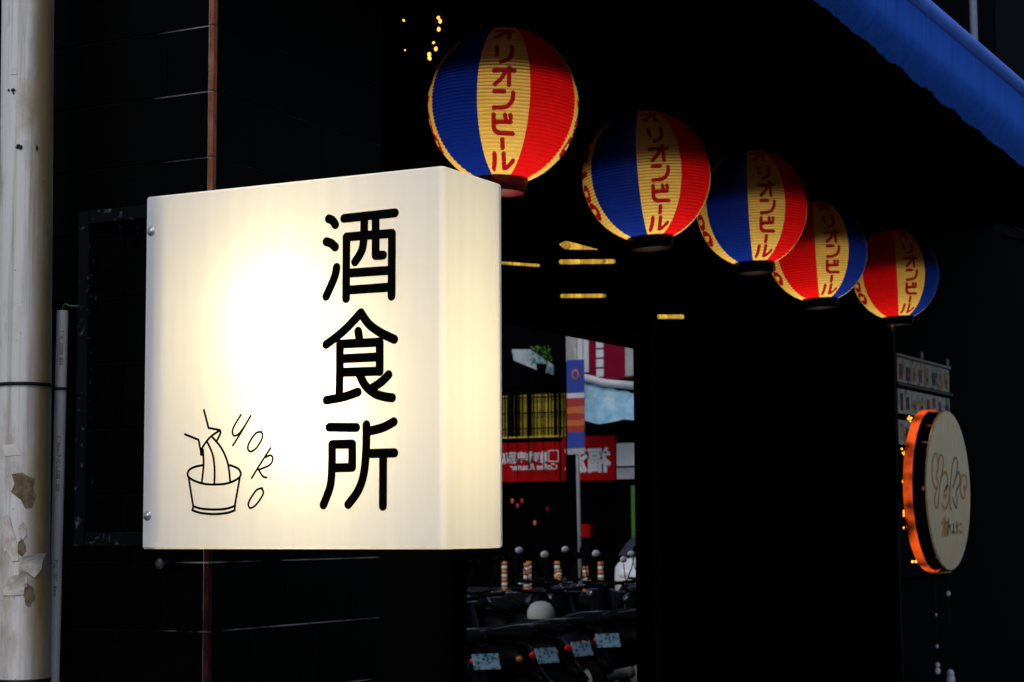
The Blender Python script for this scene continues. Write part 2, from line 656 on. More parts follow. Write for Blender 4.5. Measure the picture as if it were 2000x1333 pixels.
def patch(name, m, a, z, outline, curl=0.0, off=.0010):
    """a scrap that follows the pipe: outline in (deg, m); curl lifts one edge"""
    mb = MB()
    outline = [(p[0] + (q[0] - p[0]) * t, p[1] + (q[1] - p[1]) * t) for p, q in zip(outline, outline[1:] + outline[:1]) for t in (0, .34, .67)]
    n = len(outline)
    cx = sum(p[0] for p in outline) / n
    cz = sum(p[1] for p in outline) / n
    rings = []
    for s in (0.0, .35, .7, 1.0):
        row = []
        for p in outline:
            aa, zz = cx + (p[0] - cx) * s, cz + (p[1] - cz) * s
            lift = curl * max(0, (p[1] - cz) * s / (.001 + max(q[1] - cz for q in outline))) ** 2
            row.append(wrap(a + aa, z + zz, off + lift))
        rings.append(row)
    vs = [rings[0][0]] + [q for row in rings[1:] for q in row]
    fs = [(0, 1 + i, 1 + (i + 1) % n) for i in range(n)]
    for r_ in range(2):
        for i in range(n):
            j = (i + 1) % n
            fs.append((1 + r_ * n + i, 1 + (r_ + 1) * n + i, 1 + (r_ + 1) * n + j, 1 + r_ * n + j))
    mb.add(vs, fs)
    return mb.build(name, m, pipe)


def ragged(n, ra, rz, seed, jag=.35):
    rr = random.Random(seed)
    return [(ra * math.cos(2 * PI * i / n) * rr.uniform(1 - jag, 1 + jag * .6), rz * math.sin(2 * PI * i / n) * rr.uniform(1 - jag, 1 + jag * .6)) for i in range(n)]


patch('sticker', M['label_white'], 12, 1.703, [(-22, .010), (12, .011), (24, -.010), (-11, -.012)])
patch('sticker', M['label_white'], 13, 2.453, [(-9, .006), (6, .007), (6, -.007), (-9, -.006)])
patch('paper_scrap', M['glue'], 43, 1.628, [(-27, .028), (-5, .031), (12, .022), (22, .02), (18, .004), (24, -.012), (16, -.036), (2, -.038), (-6, -.022), (-28, -.006), (-20, .01)])
patch('paper_scrap', M['paper'], 16, 1.530, [(-16, .044), (-4, .048), (4, .02), (14, -.012), (17, -.04), (4, -.042), (-10, -.02), (-18, .016)], .004, .002)
patch('paper_scrap', M['paper'], 40, 1.545, ragged(14, 9, .018, 3), .003, .0016)
patch('paper_scrap', M['glue'], 38, 1.515, ragged(14, 11, .016, 4))
patch('paper_scrap', M['paper'], 62, 1.482, [(-28, .012), (-10, .018), (2, .020), (26, .022), (20, -.01), (4, -.026), (-14, -.014), (-30, -.012)], .010, .002)
patch('paper_scrap', M['paper'], 20, 1.437, [(-22, -.006), (-4, .022), (16, .026), (26, .010), (24, -.012), (4, -.014), (-20, -.014)], .005, .002)
patch('paper_scrap', M['paper'], 42, 1.455, ragged(12, 12, .016, 8), .004, .0015)
patch('paper_scrap', M['glue'], 55, 1.425, ragged(14, 13, .022, 9))
patch('paper_scrap', M['paper'], 2, 1.515, ragged(10, 5, .008, 12), .002)
for a_, z_, sa, sz, sd in ((-1, 2.416, 3, .003, 1), (11, 2.415, 6, .004, 2), (27, 2.300, 8, .0055, 3), (24, 2.302, 4, .004, 5), (64, 2.30, 3, .006, 6), (12, 2.408, 3, .002, 21)):
    patch('chip_mark', M['strap'], a_, z_, ragged(10, sa, sz, sd))
sm = MB()
for zz, hh in ((1.8325, .0032),):
    sm.lathe([(PR + .0004, -hh), (PR + .003, -hh), (PR + .003, hh), (PR + .0004, hh)], 40, (lean * (zz - 1.9), 0, zz))
sm.build('cable_tie', M['strap'], pipe)
sm = MB()
sm.lathe([(PR + .0004, -.004), (PR + .003, -.004), (PR + .003, .004), (PR + .0004, .004)], 40, (lean * (1.258 - 1.9), 0, 1.258))
sm.build('cable_tie', M['strap'], pipe)
sm = MB()
sm.lathe([(PR + .0004, -.03), (PR + .0022, -.028), (PR + .0022, -.001), (PR + .0004, .001)], 40, (lean * (1.19 - 1.9), 0, 1.225))
sm.build('pipe_joint', M['pvc'], pipe)

# ------------------------------------------------------------------ conduit with a green wire
con = thing('conduit', 'thin grey plastic conduit beside the thick drain pipe', 'conduit', (-2.596, 2.967, 0))
cm = MB()
cl = .0095
cm.lathe([(.0095, 1.985), (.0112, 1.985), (.0116, 1.984), (.0116, 0.10)], 24)
cm.lathe([(.0090, 1.985), (.0090, 1.90)], 24)
cm.v = [(x + cl * (z - 1.62), y, z) for x, y, z in cm.v]
cm.build('conduit_body', M['conduit'], con)
MB().tube(shadow_smooth([(.0045, 0, 1.96), (.006, -.003, 1.990), (.016, -.006, 1.997), (.028, -.004, 1.993), (.042, 0.012, 1.994)]), .0012, 6).build('wire', M['green_wire'], con)
tie = MB().lathe([(.0118, -.0026), (.0140, -.0026), (.0140, .0026), (.0118, .0026)], 20, (cl * (1.8285 - 1.62), 0, 1.8285))
tie.build('cable_tie', M['strap'], con)


def text_mesh(s, size, offset=0.0, shear=0.0, res=2):
    cu = bpy.data.curves.new('t', 'FONT')
    cu.body = s
    cu.size = size
    cu.offset = offset
    cu.shear = shear
    cu.resolution_u = res
    o = bpy.data.objects.new('t', cu)
    COL.objects.link(o)
    dg = bpy.context.evaluated_depsgraph_get()
    me = bpy.data.meshes.new_from_object(o.evaluated_get(dg))
    bpy.data.objects.remove(o)
    v = [tuple(q.co) for q in me.vertices]
    f = [tuple(p.vertices) for p in me.polygons]
    bpy.data.meshes.remove(me)
    return v, f


for s_, z0_ in (('T1R1202081830', 1.945), ('E 14mm PVC 6 ABB 1202', 1.735), ('PVC 1307 14mm', 1.49)):
    v_, f_ = text_mesh(s_, .0105)
    pts = []
    for x, y, _ in v_:
        z = z0_ - x * 1.0
        a = R(38) + (y - .004) / .0118
        pts.append((.0119 * math.sin(a) + cl * (z - 1.62), -.0119 * math.cos(a), z))
    MB().add(pts, f_).build('printed_text', M['strap'], con)

# ------------------------------------------------------------------ bracket frame for the sign
fr = thing('sign_bracket', 'scratched dark steel bracket frame holding the box sign off the pillar', 'bracket', (-2.45, 2.86, 0))
T = .026


def bar(name, a, b):
    ax = [i for i in range(3) if abs(a[i] - b[i]) > 1e-6][0]
    s = [T, T, T]
    s[ax] = abs(a[ax] - b[ax])
    return MB().box([(p + q) / 2 for p, q in zip(a, b)], s, .0015).build(name, M['frame'], fr)


bar('post', (.011, 0, 1.517), (.011, 0, 2.157))
bar('rail', (.0245, 0, 2.144), (.62, 0, 2.144))
bar('rail', (.0245, 0, 1.530), (.62, 0, 1.530))
bar('post', (.46, 0, 1.544), (.46, 0, 2.130))
for z in (2.143, 1.531):
    bar('arm', (.011, .0135, z), (.011, .138, z))
    bar('arm', (.12, .0135, z), (.12, .138, z))
    bar('arm', (.46, -.0135, z), (.46, -.078, z))

# ------------------------------------------------------------------ lit box sign
SX0, SX1, SY0, SY1, SZ0, SZ1 = -2.0805, -1.4935, 2.5892, 2.781, 1.5155, 2.1155
W_, D_, H_ = SX1 - SX0, SY1 - SY0, SZ1 - SZ0
sg = thing('box_sign', 'lit white box sign with three big black characters and a bucket drawing', 'sign', (SX0, SY0, SZ0))
rad = .010


def outline_xy(inset=0.0):
    pts = []
    corners = ((W_ - rad, rad, -PI / 2, rad), (W_ - .004, D_ - .004, 0, .004), (.003, D_ - .003, PI / 2, .003), (.003, .003, PI, .003))
    for cx, cy, a0, rr in corners:
        for k in range(7):
            a = a0 + PI / 2 * k / 6
            pts.append((cx + (rr - inset) * math.cos(a), cy + (rr - inset) * math.sin(a)))
    return pts


op = outline_xy()
n_ = len(op)
sh = MB()
levels = [0.003, .006, .3, H_ - .006, H_ - .003]
vs = [(x, y, z) for z in levels for x, y in op]
fs = []
for i in range(len(levels) - 1):
    for k in range(n_):
        k2 = (k + 1) % n_
        fs.append((i * n_ + k, i * n_ + k2, (i + 1) * n_ + k2, (i + 1) * n_ + k))
ip = outline_xy(.0028)
b0 = len(vs)
vs += [(x, y, 0.0) for x, y in ip] + [(x, y, H_) for x, y in ip]
L4 = (len(levels) - 1) * n_
for k in range(n_):
    k2 = (k + 1) % n_
    fs.append((k, k2, b0 + k2, b0 + k))
    fs.append((L4 + k, L4 + k2, b0 + n_ + k2, b0 + n_ + k))
fs.append(tuple(range(b0, b0 + n_)))
fs.append(tuple(range(b0 + n_, b0 + 2 * n_)))
sh.add(vs, fs)
sh.build('acrylic_shell', M['acrylic'], sg)

for nm_, pth in (('edge_bead', [(.004, .0035, H_ - .0012), (W_ - rad, .0035, H_ - .0012)]), ('edge_bead', [(W_ - .0035, rad, H_ - .0012), (W_ - .0035, D_ - .004, H_ - .0012)]),
                 ('edge_bead', [(W_ - .0008, D_ - .003, .004), (W_ - .0008, D_ - .003, H_ - .004)]),
                 ('edge_bead', [(.0012, .0022, .004), (.0012, .0022, H_ - .004)])):
    MB().tube(pth, .0013, 8).build(nm_, M['acrylic'], sg)
M['lining'] = mat('grey sheet metal', (0.30, 0.29, 0.28), 0.7, var=.1)
MB().span((.034, .006, .008), (.037, D_ - .013, H_ - .008)).build('mounting_channel', M['lining'], sg)  # unseen plate added to keep lamp light off the left strip
MB().span((.010, D_ - .012, .008), (W_ - .010, D_ - .008, H_ - .008)).build('back_plate', M['lining'], sg)  # unseen plate added to cut light bouncing inside the box

STROKES = {
'large_character': [
 [[(372.4, 532.2), (379.7, 528.8), (385.4, 521.5)], [(368.1, 495.2), (377.4, 491.7), (385.3, 485.0)], [(388.2, 451.8), (384.2, 436.2), (368.1, 405.7)], [(402.1, 530.5), (498.0, 531.6)], [(406.9, 499.9), (406.5, 399.9)], [(406.9, 499.9), (492.6, 499.2)], [(492.6, 499.2), (491.9, 398.8)], [(440.7, 525.3), (440.0, 499.4), (436.4, 476.5), (423.3, 458.3)], [(462.0, 526.4), (462.2, 465.8)], [(462.2, 465.8), (476.1, 465.4)], [(407.1, 440.9), (492.5, 440.2)], [(407.2, 413.5), (492.5, 413.2)]],
 [[(434.3, 375.7), (413.0, 356.8), (393.1, 342.2), (368.5, 327.8)], [(434.3, 375.7), (449.5, 356.7), (470.7, 342.1), (496.9, 329.8)], [(429.4, 346.2), (432.9, 328.5)], [(395.0, 327.2), (394.9, 278.5), (393.8, 244.9)], [(395.0, 327.2), (469.9, 326.7)], [(469.9, 326.7), (470.0, 279.9)], [(395.1, 303.5), (470.0, 303.2)], [(395.2, 281.7), (470.0, 280.5)], [(369.7, 238.0), (402.7, 242.0), (429.3, 248.8)], [(431.5, 278.3), (443.7, 258.5), (461.8, 245.0), (481.3, 239.2), (493.2, 237.5)], [(486.5, 274.1), (473.8, 263.7), (457.3, 254.8)]],
 [[(375.1, 194.4), (426.4, 192.5)], [(380.6, 166.7), (380.6, 132.6), (377.5, 100.5), (364.6, 70.4)], [(380.6, 166.7), (418.9, 166.4)], [(418.9, 166.4), (418.9, 129.3)], [(418.9, 129.3), (381.2, 129.1)], [(445.5, 196.4), (445.0, 156.8), (440.6, 118.7), (430.1, 92.1), (411.7, 70.6)], [(496.1, 199.4), (476.4, 191.1), (449.4, 185.8)], [(448.0, 150.6), (497.3, 150.6)], [(476.8, 148.5), (476.3, 67.4)]]],
'bucket_drawing': [
 [[(126.3, 230.0), (136.1, 200.1)], [(136.1, 200.1), (159.2, 195.9)], [(159.2, 195.9), (160.5, 190.6), (153.4, 178.2)], [(159.2, 195.3), (142.5, 186.5), (132.2, 177.7), (123.2, 166.4), (121.2, 160.1), (121.3, 156.3), (124.6, 156.9), (124.0, 164.2)], [(87.5, 190.9), (116.0, 180.9)], [(116.0, 180.9), (121.2, 160.1)], [(125.3, 164.2), (126.9, 139.0), (123.4, 108.6)], [(133.5, 177.7), (145.4, 155.4), (149.6, 130.1), (149.1, 107.1)], [(143.8, 185.2), (163.4, 165.4), (176.5, 140.1), (181.5, 109.8)],
  [(124.9, 138.4), (109.2, 136.1), (97.5, 131.1), (94.2, 123.8), (99.0, 117.4), (114.8, 110.8), (133.1, 107.0), (149.1, 106.1), (169.2, 106.8), (187.1, 110.7), (199.8, 117.2), (202.7, 124.0), (197.1, 131.4), (185.5, 136.1), (178.6, 137.5)], [(96.4, 118.5), (106.7, 70.0)], [(200.8, 116.7), (191.3, 71.3)], [(106.7, 71.0), (123.2, 66.7), (149.6, 65.0), (174.8, 66.2), (192.1, 70.8)], [(106.7, 70.0), (105.0, 64.1)], [(105.0, 64.1), (123.3, 59.4), (149.7, 57.5), (174.9, 59.0), (191.4, 63.4)], [(191.4, 63.4), (191.3, 70.8)]]],
'slanted_letter': [
 [[(201.8, 219.8), (188.7, 202.4), (184.9, 192.1), (188.8, 185.7), (199.0, 189.6), (211.6, 203.8)], [(221.6, 217.7), (199.1, 186.5), (185.9, 169.7)]],
 [[(243.4, 190.5), (232.0, 188.7), (219.5, 174.5), (216.1, 164.2), (222.2, 158.9), (233.5, 164.8), (243.5, 178.0), (245.2, 186.3), (242.1, 190.5)]],
 [[(261.2, 163.5), (240.1, 136.7), (224.4, 115.7)], [(251.3, 148.9), (261.3, 151.8), (265.8, 146.5), (260.1, 136.4), (237.6, 128.5)], [(237.6, 129.6), (246.5, 118.1), (254.1, 115.9)]],
 [[(245.4, 98.9), (234.1, 95.6), (221.7, 81.3), (218.0, 72.0), (223.1, 66.8), (234.4, 72.9), (245.5, 86.2), (247.5, 93.3), (244.2, 98.5)]]],
}
for nm, glyphs in STROKES.items():
    hw = {'large_character': .0074, 'bucket_drawing': .0020, 'slanted_letter': .0018}[nm]
    for gl in glyphs:
        mb = MB()
        for i, st in enumerate(gl):
            pts = shadow_smooth([(a / 1000, b / 1000) for a, b in st], 8)
            v2, f2 = ribbon2d(pts, hw)
            mb.add([(p[0], -.0006 - .00004 * i, p[1]) for p in v2], f2)
        mb.build(nm, M['vinyl'], sg)


def screw(x, z, parent, name='screw', r=.0058):
    mb = MB()
    mb.lathe([(r, 0), (r, -.0012), (r * .8, -.0030), (r * .35, -.0038), (.0001, -.0038)], 16, (x, 0, z), 'Y')
    mb.box((x, -.0038, z), (r * 1.1, .0006, r * .22))
    mb.box((x, -.00385, z), (r * .22, .0006, r * 1.1))
    mb.lathe([(r * 1.35, -.0002), (r * 1.35, -.0008), (r, -.0009)], 16, (x, 0, z), 'Y')
    return mb.build(name, M['steel'], parent)


screw(.0105, .5395, sg)
screw(.0105, .0555, sg)
for z in (.497, .082):
    mb = MB()
    mb.lathe([(.0001, -.012), (.005, -.012), (.005, -.007), (.008, -.0068), (.008, -.001), (.0001, -.0008)], 6, (0, .026, z), 'X')
    mb.build('side_bolt', M['steel'], sg)
for i, (lx, lz, pw) in enumerate(((.272, .385, 1.0), (.330, .225, 1.1))):
    li = bpy.data.lights.new('sign_lamp', 'POINT')
    li.energy = 3.0 * pw
    li.color = (1.0, 0.82, 0.45)
    li.shadow_soft_size = .022
    lo = bpy.data.objects.new('sign_lamp', li)
    COL.objects.link(lo)
    lo.parent = sg
    lo.location = (lx, .084, lz)

# ------------------------------------------------------------------ lanterns
LR, LH, LZ = .225, .236, .222
NR = 42


def lan_r(z):
    return LR * math.sqrt(max(0.0, 1 - (z / LH) ** 2))


def rib(z):
    """the paper sags inwards at the wire hoops"""
    ph = (z + LZ) / (2 * LZ) * NR
    return -.0040 * (1 - abs(math.sin(PI * ph))) ** 2.2


ZS = np.linspace(-LZ, LZ, NR * 6 + 1)


def strip_mesh(name, half, segs, cells, m):
    """a strip of the ribbed paper between two meridians; cells picks faces (i, k)"""
    vs, fs, idx = [], [], {}

    def vid(i, k):
        if (i, k) not in idx:
            z = ZS[i]
            u = 2 * k / segs - 1
            r = lan_r(z) + rib(z) + .0016 * (1 - u * u) * math.sin(z * 61 + u * 3.1) * math.cos(z * 23 - u * 2.0)
            a = -PI / 2 + R(half) * u
            idx[(i, k)] = len(vs)
            vs.append((r * math.cos(a), r * math.sin(a), z))
        return idx[(i, k)]

    for i in range(len(ZS) - 1):
        for k in range(segs):
            if cells is None or cells[i, k]:
                fs.append((vid(i, k), vid(i, k + 1), vid(i + 1, k + 1), vid(i + 1, k)))
    me = bpy.data.meshes.new(name)
    me.from_pydata(vs, [], fs)
    me.polygons.foreach_set('use_smooth', [True] * len(me.polygons))
    me.materials.append(M[m])
    me.update()
    return me


def print_cells(half, segs, chars, stroke):
    out = np.zeros((len(ZS) - 1, segs), bool)
    zc_ = (ZS[:-1] + ZS[1:]) / 2
    ang = R(half) * (2 * (np.arange(segs) + .5) / segs - 1)
    rr = np.array([max(.13, lan_r(z)) for z in zc_])
    PX = ang[None, :] * rr[:, None]
    PZ = np.repeat(zc_[:, None], segs, 1)
    for zc, wd, ht, strokes in chars:
        for st in strokes:
            p = shadow_smooth([(a * wd, b * ht + zc) for a, b in st], 5)
            for (ax, az), (bx, bz) in zip(p[:-1], p[1:]):
                dx, dz = bx - ax, bz - az
                t = np.clip(((PX - ax) * dx + (PZ - az) * dz) / (dx * dx + dz * dz + 1e-12), 0, 1)
                out |= (PX - ax - dx * t) ** 2 + (PZ - az - dz * t) ** 2 < stroke * stroke
    out[:3] = False
    out[-3:] = False
    return out


KANA = [
 (.187, .060, .040, [[(-.5, .30), (.5, .34)], [(.2, .5), (.2, -.5)], [(.05, .25), (-.12, -.1), (-.45, -.42)]]),
 (.110, .058, .052, [[(-.4, .45), (-.38, -.08)], [(.35, .5), (.35, 0), (.2, -.32), (-.18, -.5)]]),
 (.040, .060, .054, [[(-.5, .30), (.5, .33)], [(.25, .5), (.25, -.5)], [(.05, .25), (-.1, -.1), (-.42, -.46)]]),
 (-.028, .058, .054, [[(-.46, .42), (.02, .42)], [(.47, .36), (.44, -.05), (.15, -.38), (-.46, -.46)]]),
 (-.096, .060, .050, [[(-.45, .5), (-.42, -.2), (-.28, -.44), (.0, -.5), (.5, -.5)], [(-.42, .08), (.38, .13)], [(.10, .48), (.12, .34)], [(.36, .48), (.38, .34)]]),
 (-.148, .050, .020, [[(0, .5), (.03, -.5)]]),
 (-.191, .062, .036, [[(-.36, .5), (-.34, -.1), (-.46, -.5)], [(.08, .5), (.12, -.40)], [(.12, -.40), (.34, -.34), (.54, .05)]]),
]
SCRIPT = [
 (.15, .085, .05, [[(-.4, 0), (-.2, .4), (.2, .4), (.4, 0), (.2, -.4), (-.2, -.4), (-.4, 0)]]),
 (.08, .085, .05, [[(-.4, .35), (.1, .35), (.4, .05), (.1, -.2), (-.4, -.1)], [(-.1, -.1), (.45, -.45)]]),
 (.01, .08, .05, [[(-.45, 0), (.45, 0)]]),
 (-.055, .085, .05, [[(-.4, 0), (-.2, .4), (.2, .4), (.4, 0), (.2, -.4), (-.2, -.4), (-.4, 0)]]),
 (-.120, .085, .045, [[(-.4, .35), (.1, .45), (.4, .05), (.1, -.45), (-.4, -.35), (-.4, .35)]]),
]


kc = print_cells(20, 110, KANA, .0065)
sc2 = print_cells(20, 110, SCRIPT, .0105)
cream_kana, kana_me = strip_mesh('cream_panel', 20, 110, ~kc, 'cream'), strip_mesh('lettering', 20, 110, kc, 'ink')
cream_script, script_me = strip_mesh('cream_panel', 20, 110, ~sc2, 'cream'), strip_mesh('lettering', 20, 110, sc2, 'ink')
colour_me = strip_mesh('colour_panel', 25, 18, None, 'red')


def ring_mesh(name, z0, z1, r0, r1):
    mb = MB()
    mb.lathe([(r0 - .006, z0), (r0, z0), (r1, z1), (r1 - .006, z1), (r0 - .006, z0)], 36)
    o = mb.build(name, M['collar'])
    me = o.data
    bpy.data.objects.remove(o)
    return me


col_lo, col_hi = ring_mesh('bottom_collar', -LZ - .040, -LZ + .004, .074, .080), ring_mesh('top_collar', LZ - .004, LZ + .036, .080, .074)

LANTERNS = [  # x, y, z, yaw of the lettered stripe, lean about the view, blue first?, bulb, label
 (-2.6745, 4.9943, 2.8003, 28.5, 1.8, True, 1.0, 'striped paper lantern hanging directly above and behind the lit box sign'),
 (-2.7141, 6.1296, 2.7728, 36, -3.6, True, .8, 'striped paper lantern with blue left of its lettered stripe, second from the box sign'),
 (-2.7558, 7.2723, 2.8277, 37, -2.0, True, .72, 'striped paper lantern third from the box sign, between two others'),
 (-2.8595, 8.3764, 2.7949, 37, -2.5, False, .85, 'striped paper lantern with red left of its lettered stripe, fourth from the box sign'),
 (-2.9120, 9.7751, 2.8513, 38, -2.5, False, .7, 'last striped paper lantern of the row, above the round metal sign'),
]
for li_, (x, y, z, yaw, ln, bf, pw, lab) in enumerate(LANTERNS):
    t = thing('paper_lantern', lab, 'lantern', (x, y, z), 'paper lanterns hung in a row under the awning')
    t.rotation_euler = (0, R(ln), R(yaw))
    for q in range(4):
        p = link('cream_panel', cream_kana if q % 2 == 0 else cream_script, None, t)
        p.rotation_euler = (0, 0, R(90 * q + (0 if q == 0 else 0)))
        tx = link('lettering', kana_me if q % 2 == 0 else script_me, None, p)
        cpn = link('blue_panel' if (q % 2 == 1) == bf else 'red_panel', colour_me, M['blue'] if (q % 2 == 1) == bf else M['red'], t)
        cpn.rotation_euler = (0, 0, R(90 * q + 45))
    link('bottom_collar', col_lo, M['collar'] if li_ == 0 else M['collar_dark'], t)
    link('top_collar', col_hi, M['collar_dark'], t)
    t.scale = [(1, 1, 1), (1.0, 1.01, .985), (.99, 1, 1.012), (1.01, 1, .99), (.995, 1.0, 1.01)][li_]
    hm = MB()
    hm.tube([(-.07, 0, LZ + .03), (-.05, 0, LZ + .06), (0, 0, LZ + .075), (.05, 0, LZ + .06), (.07, 0, LZ + .03)], .002, 6)
    hm.tube([(0, 0, LZ + .075), (0, 0, 3.42 - z)], .0015, 6)
    hm.build('hanger_wire', M['wire'], t)
    if li_ == 4:
        MB().tube([(-.05, -.03, -LZ - .034), (-.051, -.031, -LZ - .075)], .0035, 8).build('pull_cord', M['cord'], t)
    li = bpy.data.lights.new('lantern_lamp', 'POINT')
    li.energy = 2.2 * pw
    li.color = (1.0, 0.86, 0.62)
    li.shadow_soft_size = .085
    lo = bpy.data.objects.new('lantern_lamp', li)
    COL.objects.link(lo)
    lo.parent = t
    lo.location = (0, 0, -.10 if li_ == 0 else -.145)
    MB().lathe([(.012, .06), (.016, .05), (.165, .010), (.165, .007), (.014, .045), (.0001, .045)], 36, (0, 0, .025 if li_ == 0 else -.03)).build('lamp_shade', M['wire'], t)  # unseen disc added to keep the upper paper dark
rail = MB().tube([(-2.62, 3.63, 3.43), (-2.95, 11.4, 3.43)], .012, 8).build('hanging_rail', M['black'])
tag(rail, 'black rail under the awning carrying the row of lanterns', 'rail')

# ------------------------------------------------------------------ awning over the shop front
aw = thing('awning', 'blue cloth awning with scalloped valance over the shop front', 'awning', (-1.5, 3.64, 0))
AY0, AY1 = 0.0, 9.5
rf = MB()
rf.add([(0, AY0, 3.035), (0, AY1, 3.005), (-1.68, AY1, 3.62), (-1.68, AY0, 3.64)], [(0, 1, 2, 3)])
rf.add([(0, AY0, 3.028), (0, AY1, 2.998), (-1.68, AY1, 3.612), (-1.68, AY0, 3.632)], [(3, 2, 1, 0)])
rf.build('lining', M['black'], aw)
rf = MB()
rf.add([(0, AY0, 3.043), (0, AY1, 3.013), (-1.68, AY1, 3.628), (-1.68, AY0, 3.648)], [(0, 1, 2, 3)])
rf.build('roof_cloth', M['awning'], aw)
MB().span((-1.69, AY0, 3.60), (-1.66, AY1, 6.5)).build('upper_board', M['black'], aw)
vm = MB()
NV = 560
vs, fs = [], []
rows = 9
for i in range(NV + 1):
    y = AY0 + (AY1 - AY0) * i / NV
    ph = (y + 3.64 - 4.56) / .30
    sc = ph % 1.0
    top = 3.005 - .0030 * y
    drop = .196 + .005 * sc ** 2 + .002 * math.sin(ph * 7.3) - .024 * max(-.8, 6.4 - 3.64 - y)
    for j in range(rows):
        s = j / (rows - 1)
        inn = .020 + .0022 * math.sin(i * 1.35) * s + .003 * math.sin(ph * 2 * PI + .6) * s - .05 * max(0, s - .6) ** 1.5 / .25
        vs.append((inn, y, top - drop * s))
for i in range(NV):
    for j in range(rows - 1):
        fs.append((i * rows + j, (i + 1) * rows + j, (i + 1) * rows + j + 1, i * rows + j + 1))
vm.add(vs, fs, True)
vm.build('valance', M['awning'], aw)
rm = MB()
rm.tube([(.012, AY0 - .02, 3.034), (.012, AY1 + .02, 3.004)], .027, 20)
rm.build('front_rail', M['awning_rail'], aw)
for yy in (0.05, 3.1, 6.2, 9.4):
    MB().tube([(-.05, yy, 3.02), (-1.64, yy, 3.50)], .010, 8).build('support_arm', M['black'], aw)

# ------------------------------------------------------------------ shop front
sf = thing('shop_front', 'dark shop front with a glazed window and open doorway beside the pillar', 'shop', (-3.2, 3.64, 0))


def S0(x, y, z):
    return (x + 3.2, y - 3.64, z)


def sbox(name, a, b, m='black'):
    return MB().span(S0(*a), S0(*b)).build(name, M[m], sf)


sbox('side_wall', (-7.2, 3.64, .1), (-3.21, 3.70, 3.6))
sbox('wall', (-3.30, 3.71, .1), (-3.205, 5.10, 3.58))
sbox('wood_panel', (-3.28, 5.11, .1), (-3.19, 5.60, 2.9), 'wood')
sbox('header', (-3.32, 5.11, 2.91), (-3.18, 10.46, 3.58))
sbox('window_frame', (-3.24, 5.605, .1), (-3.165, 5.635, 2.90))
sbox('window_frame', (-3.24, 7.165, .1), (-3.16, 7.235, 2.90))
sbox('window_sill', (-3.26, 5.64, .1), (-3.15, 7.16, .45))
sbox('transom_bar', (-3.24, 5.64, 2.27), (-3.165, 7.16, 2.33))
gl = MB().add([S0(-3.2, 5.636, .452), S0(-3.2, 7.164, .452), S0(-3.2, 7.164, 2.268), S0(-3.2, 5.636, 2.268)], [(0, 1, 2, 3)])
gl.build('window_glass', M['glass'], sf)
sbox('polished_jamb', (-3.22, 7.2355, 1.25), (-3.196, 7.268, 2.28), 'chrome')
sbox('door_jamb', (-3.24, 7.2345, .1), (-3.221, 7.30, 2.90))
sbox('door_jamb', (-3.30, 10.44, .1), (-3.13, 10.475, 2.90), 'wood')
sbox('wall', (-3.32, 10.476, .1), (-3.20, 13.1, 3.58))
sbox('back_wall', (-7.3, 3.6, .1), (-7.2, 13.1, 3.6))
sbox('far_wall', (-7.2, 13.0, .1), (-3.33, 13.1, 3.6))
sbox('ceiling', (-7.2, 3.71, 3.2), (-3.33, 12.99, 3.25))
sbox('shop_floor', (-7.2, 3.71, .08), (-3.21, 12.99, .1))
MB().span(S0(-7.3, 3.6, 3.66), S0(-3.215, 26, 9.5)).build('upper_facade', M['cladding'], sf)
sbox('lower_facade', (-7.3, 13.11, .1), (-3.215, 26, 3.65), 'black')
for yy, ww in ((12.2, .10), (13.05, .14), (14.9, .2), (16.8, .12)):
    sbox('facade_rib', (-3.212, yy, 3.7), (-3.16, yy + ww, 9.4), 'cladding')
pl = MB().tube([(-3.08, 12.21, 4.0), (-3.08, 12.21, 9.0)], .0255, 16)
po = pl.build('wall_pole', M['pole'])
tag(po, 'pale grey vertical pole on the dark wall above the blue awning', 'pole')

# warm lamp sleeves in the shop; the tapered one imitates a lantern's reflection
LAMPS = [(8.4356, 8.8477, 2.935, 2.962, .024, True), (7.80, 8.1962, 2.768, 2.802, .007, False), (8.4398, 9.0511, 2.8483, 2.9239, .012, False), (8.4482, 8.9341, 2.680, 2.7316, .010, False), (9.5312, 9.9582, 2.6789, 2.719, .012, False)]
LL = ['tapered yellow lamp sleeve glowing inside the shop, highest of the lamps', 'thin yellow lamp sleeve inside the shop next to the edge of the box sign',
      'brightest straight yellow lamp sleeve inside the shop, under the tapered one', 'dim yellow lamp sleeve inside the shop, lowest behind the window',
      'yellow lamp sleeve inside the open doorway, right of the window frame']
for (y0, y1, z0, z1, r, tp), lab in zip(LAMPS, LL):
    t = thing('hanging_lamp', lab, 'lamp', (-4.2, y0, z0), 'yellow lamps inside the shop')
    n = 26
    path, rs = [], []
    for i in range(n * 2 + 1):
        s = i / (n * 2)
        path.append((0, (y1 - y0) * s, (z1 - z0) * s))
        rr = r * (1 - .12 * (i % 2))
        if tp:
            rr *= max(.12, (1 - s) ** .8 * min(1, s * 5 + .25))
        rs.append(rr)
    MB().tube(path, rs, 14).build('sleeve', M['lampshade'], t)
    for s in (.12, .88):
        MB().tube([(0, (y1 - y0) * s, (z1 - z0) * s + r * .3), (0, (y1 - y0) * s, 3.2 - z0)], .0015, 5).build('hanger_wire', M['wire'], t)

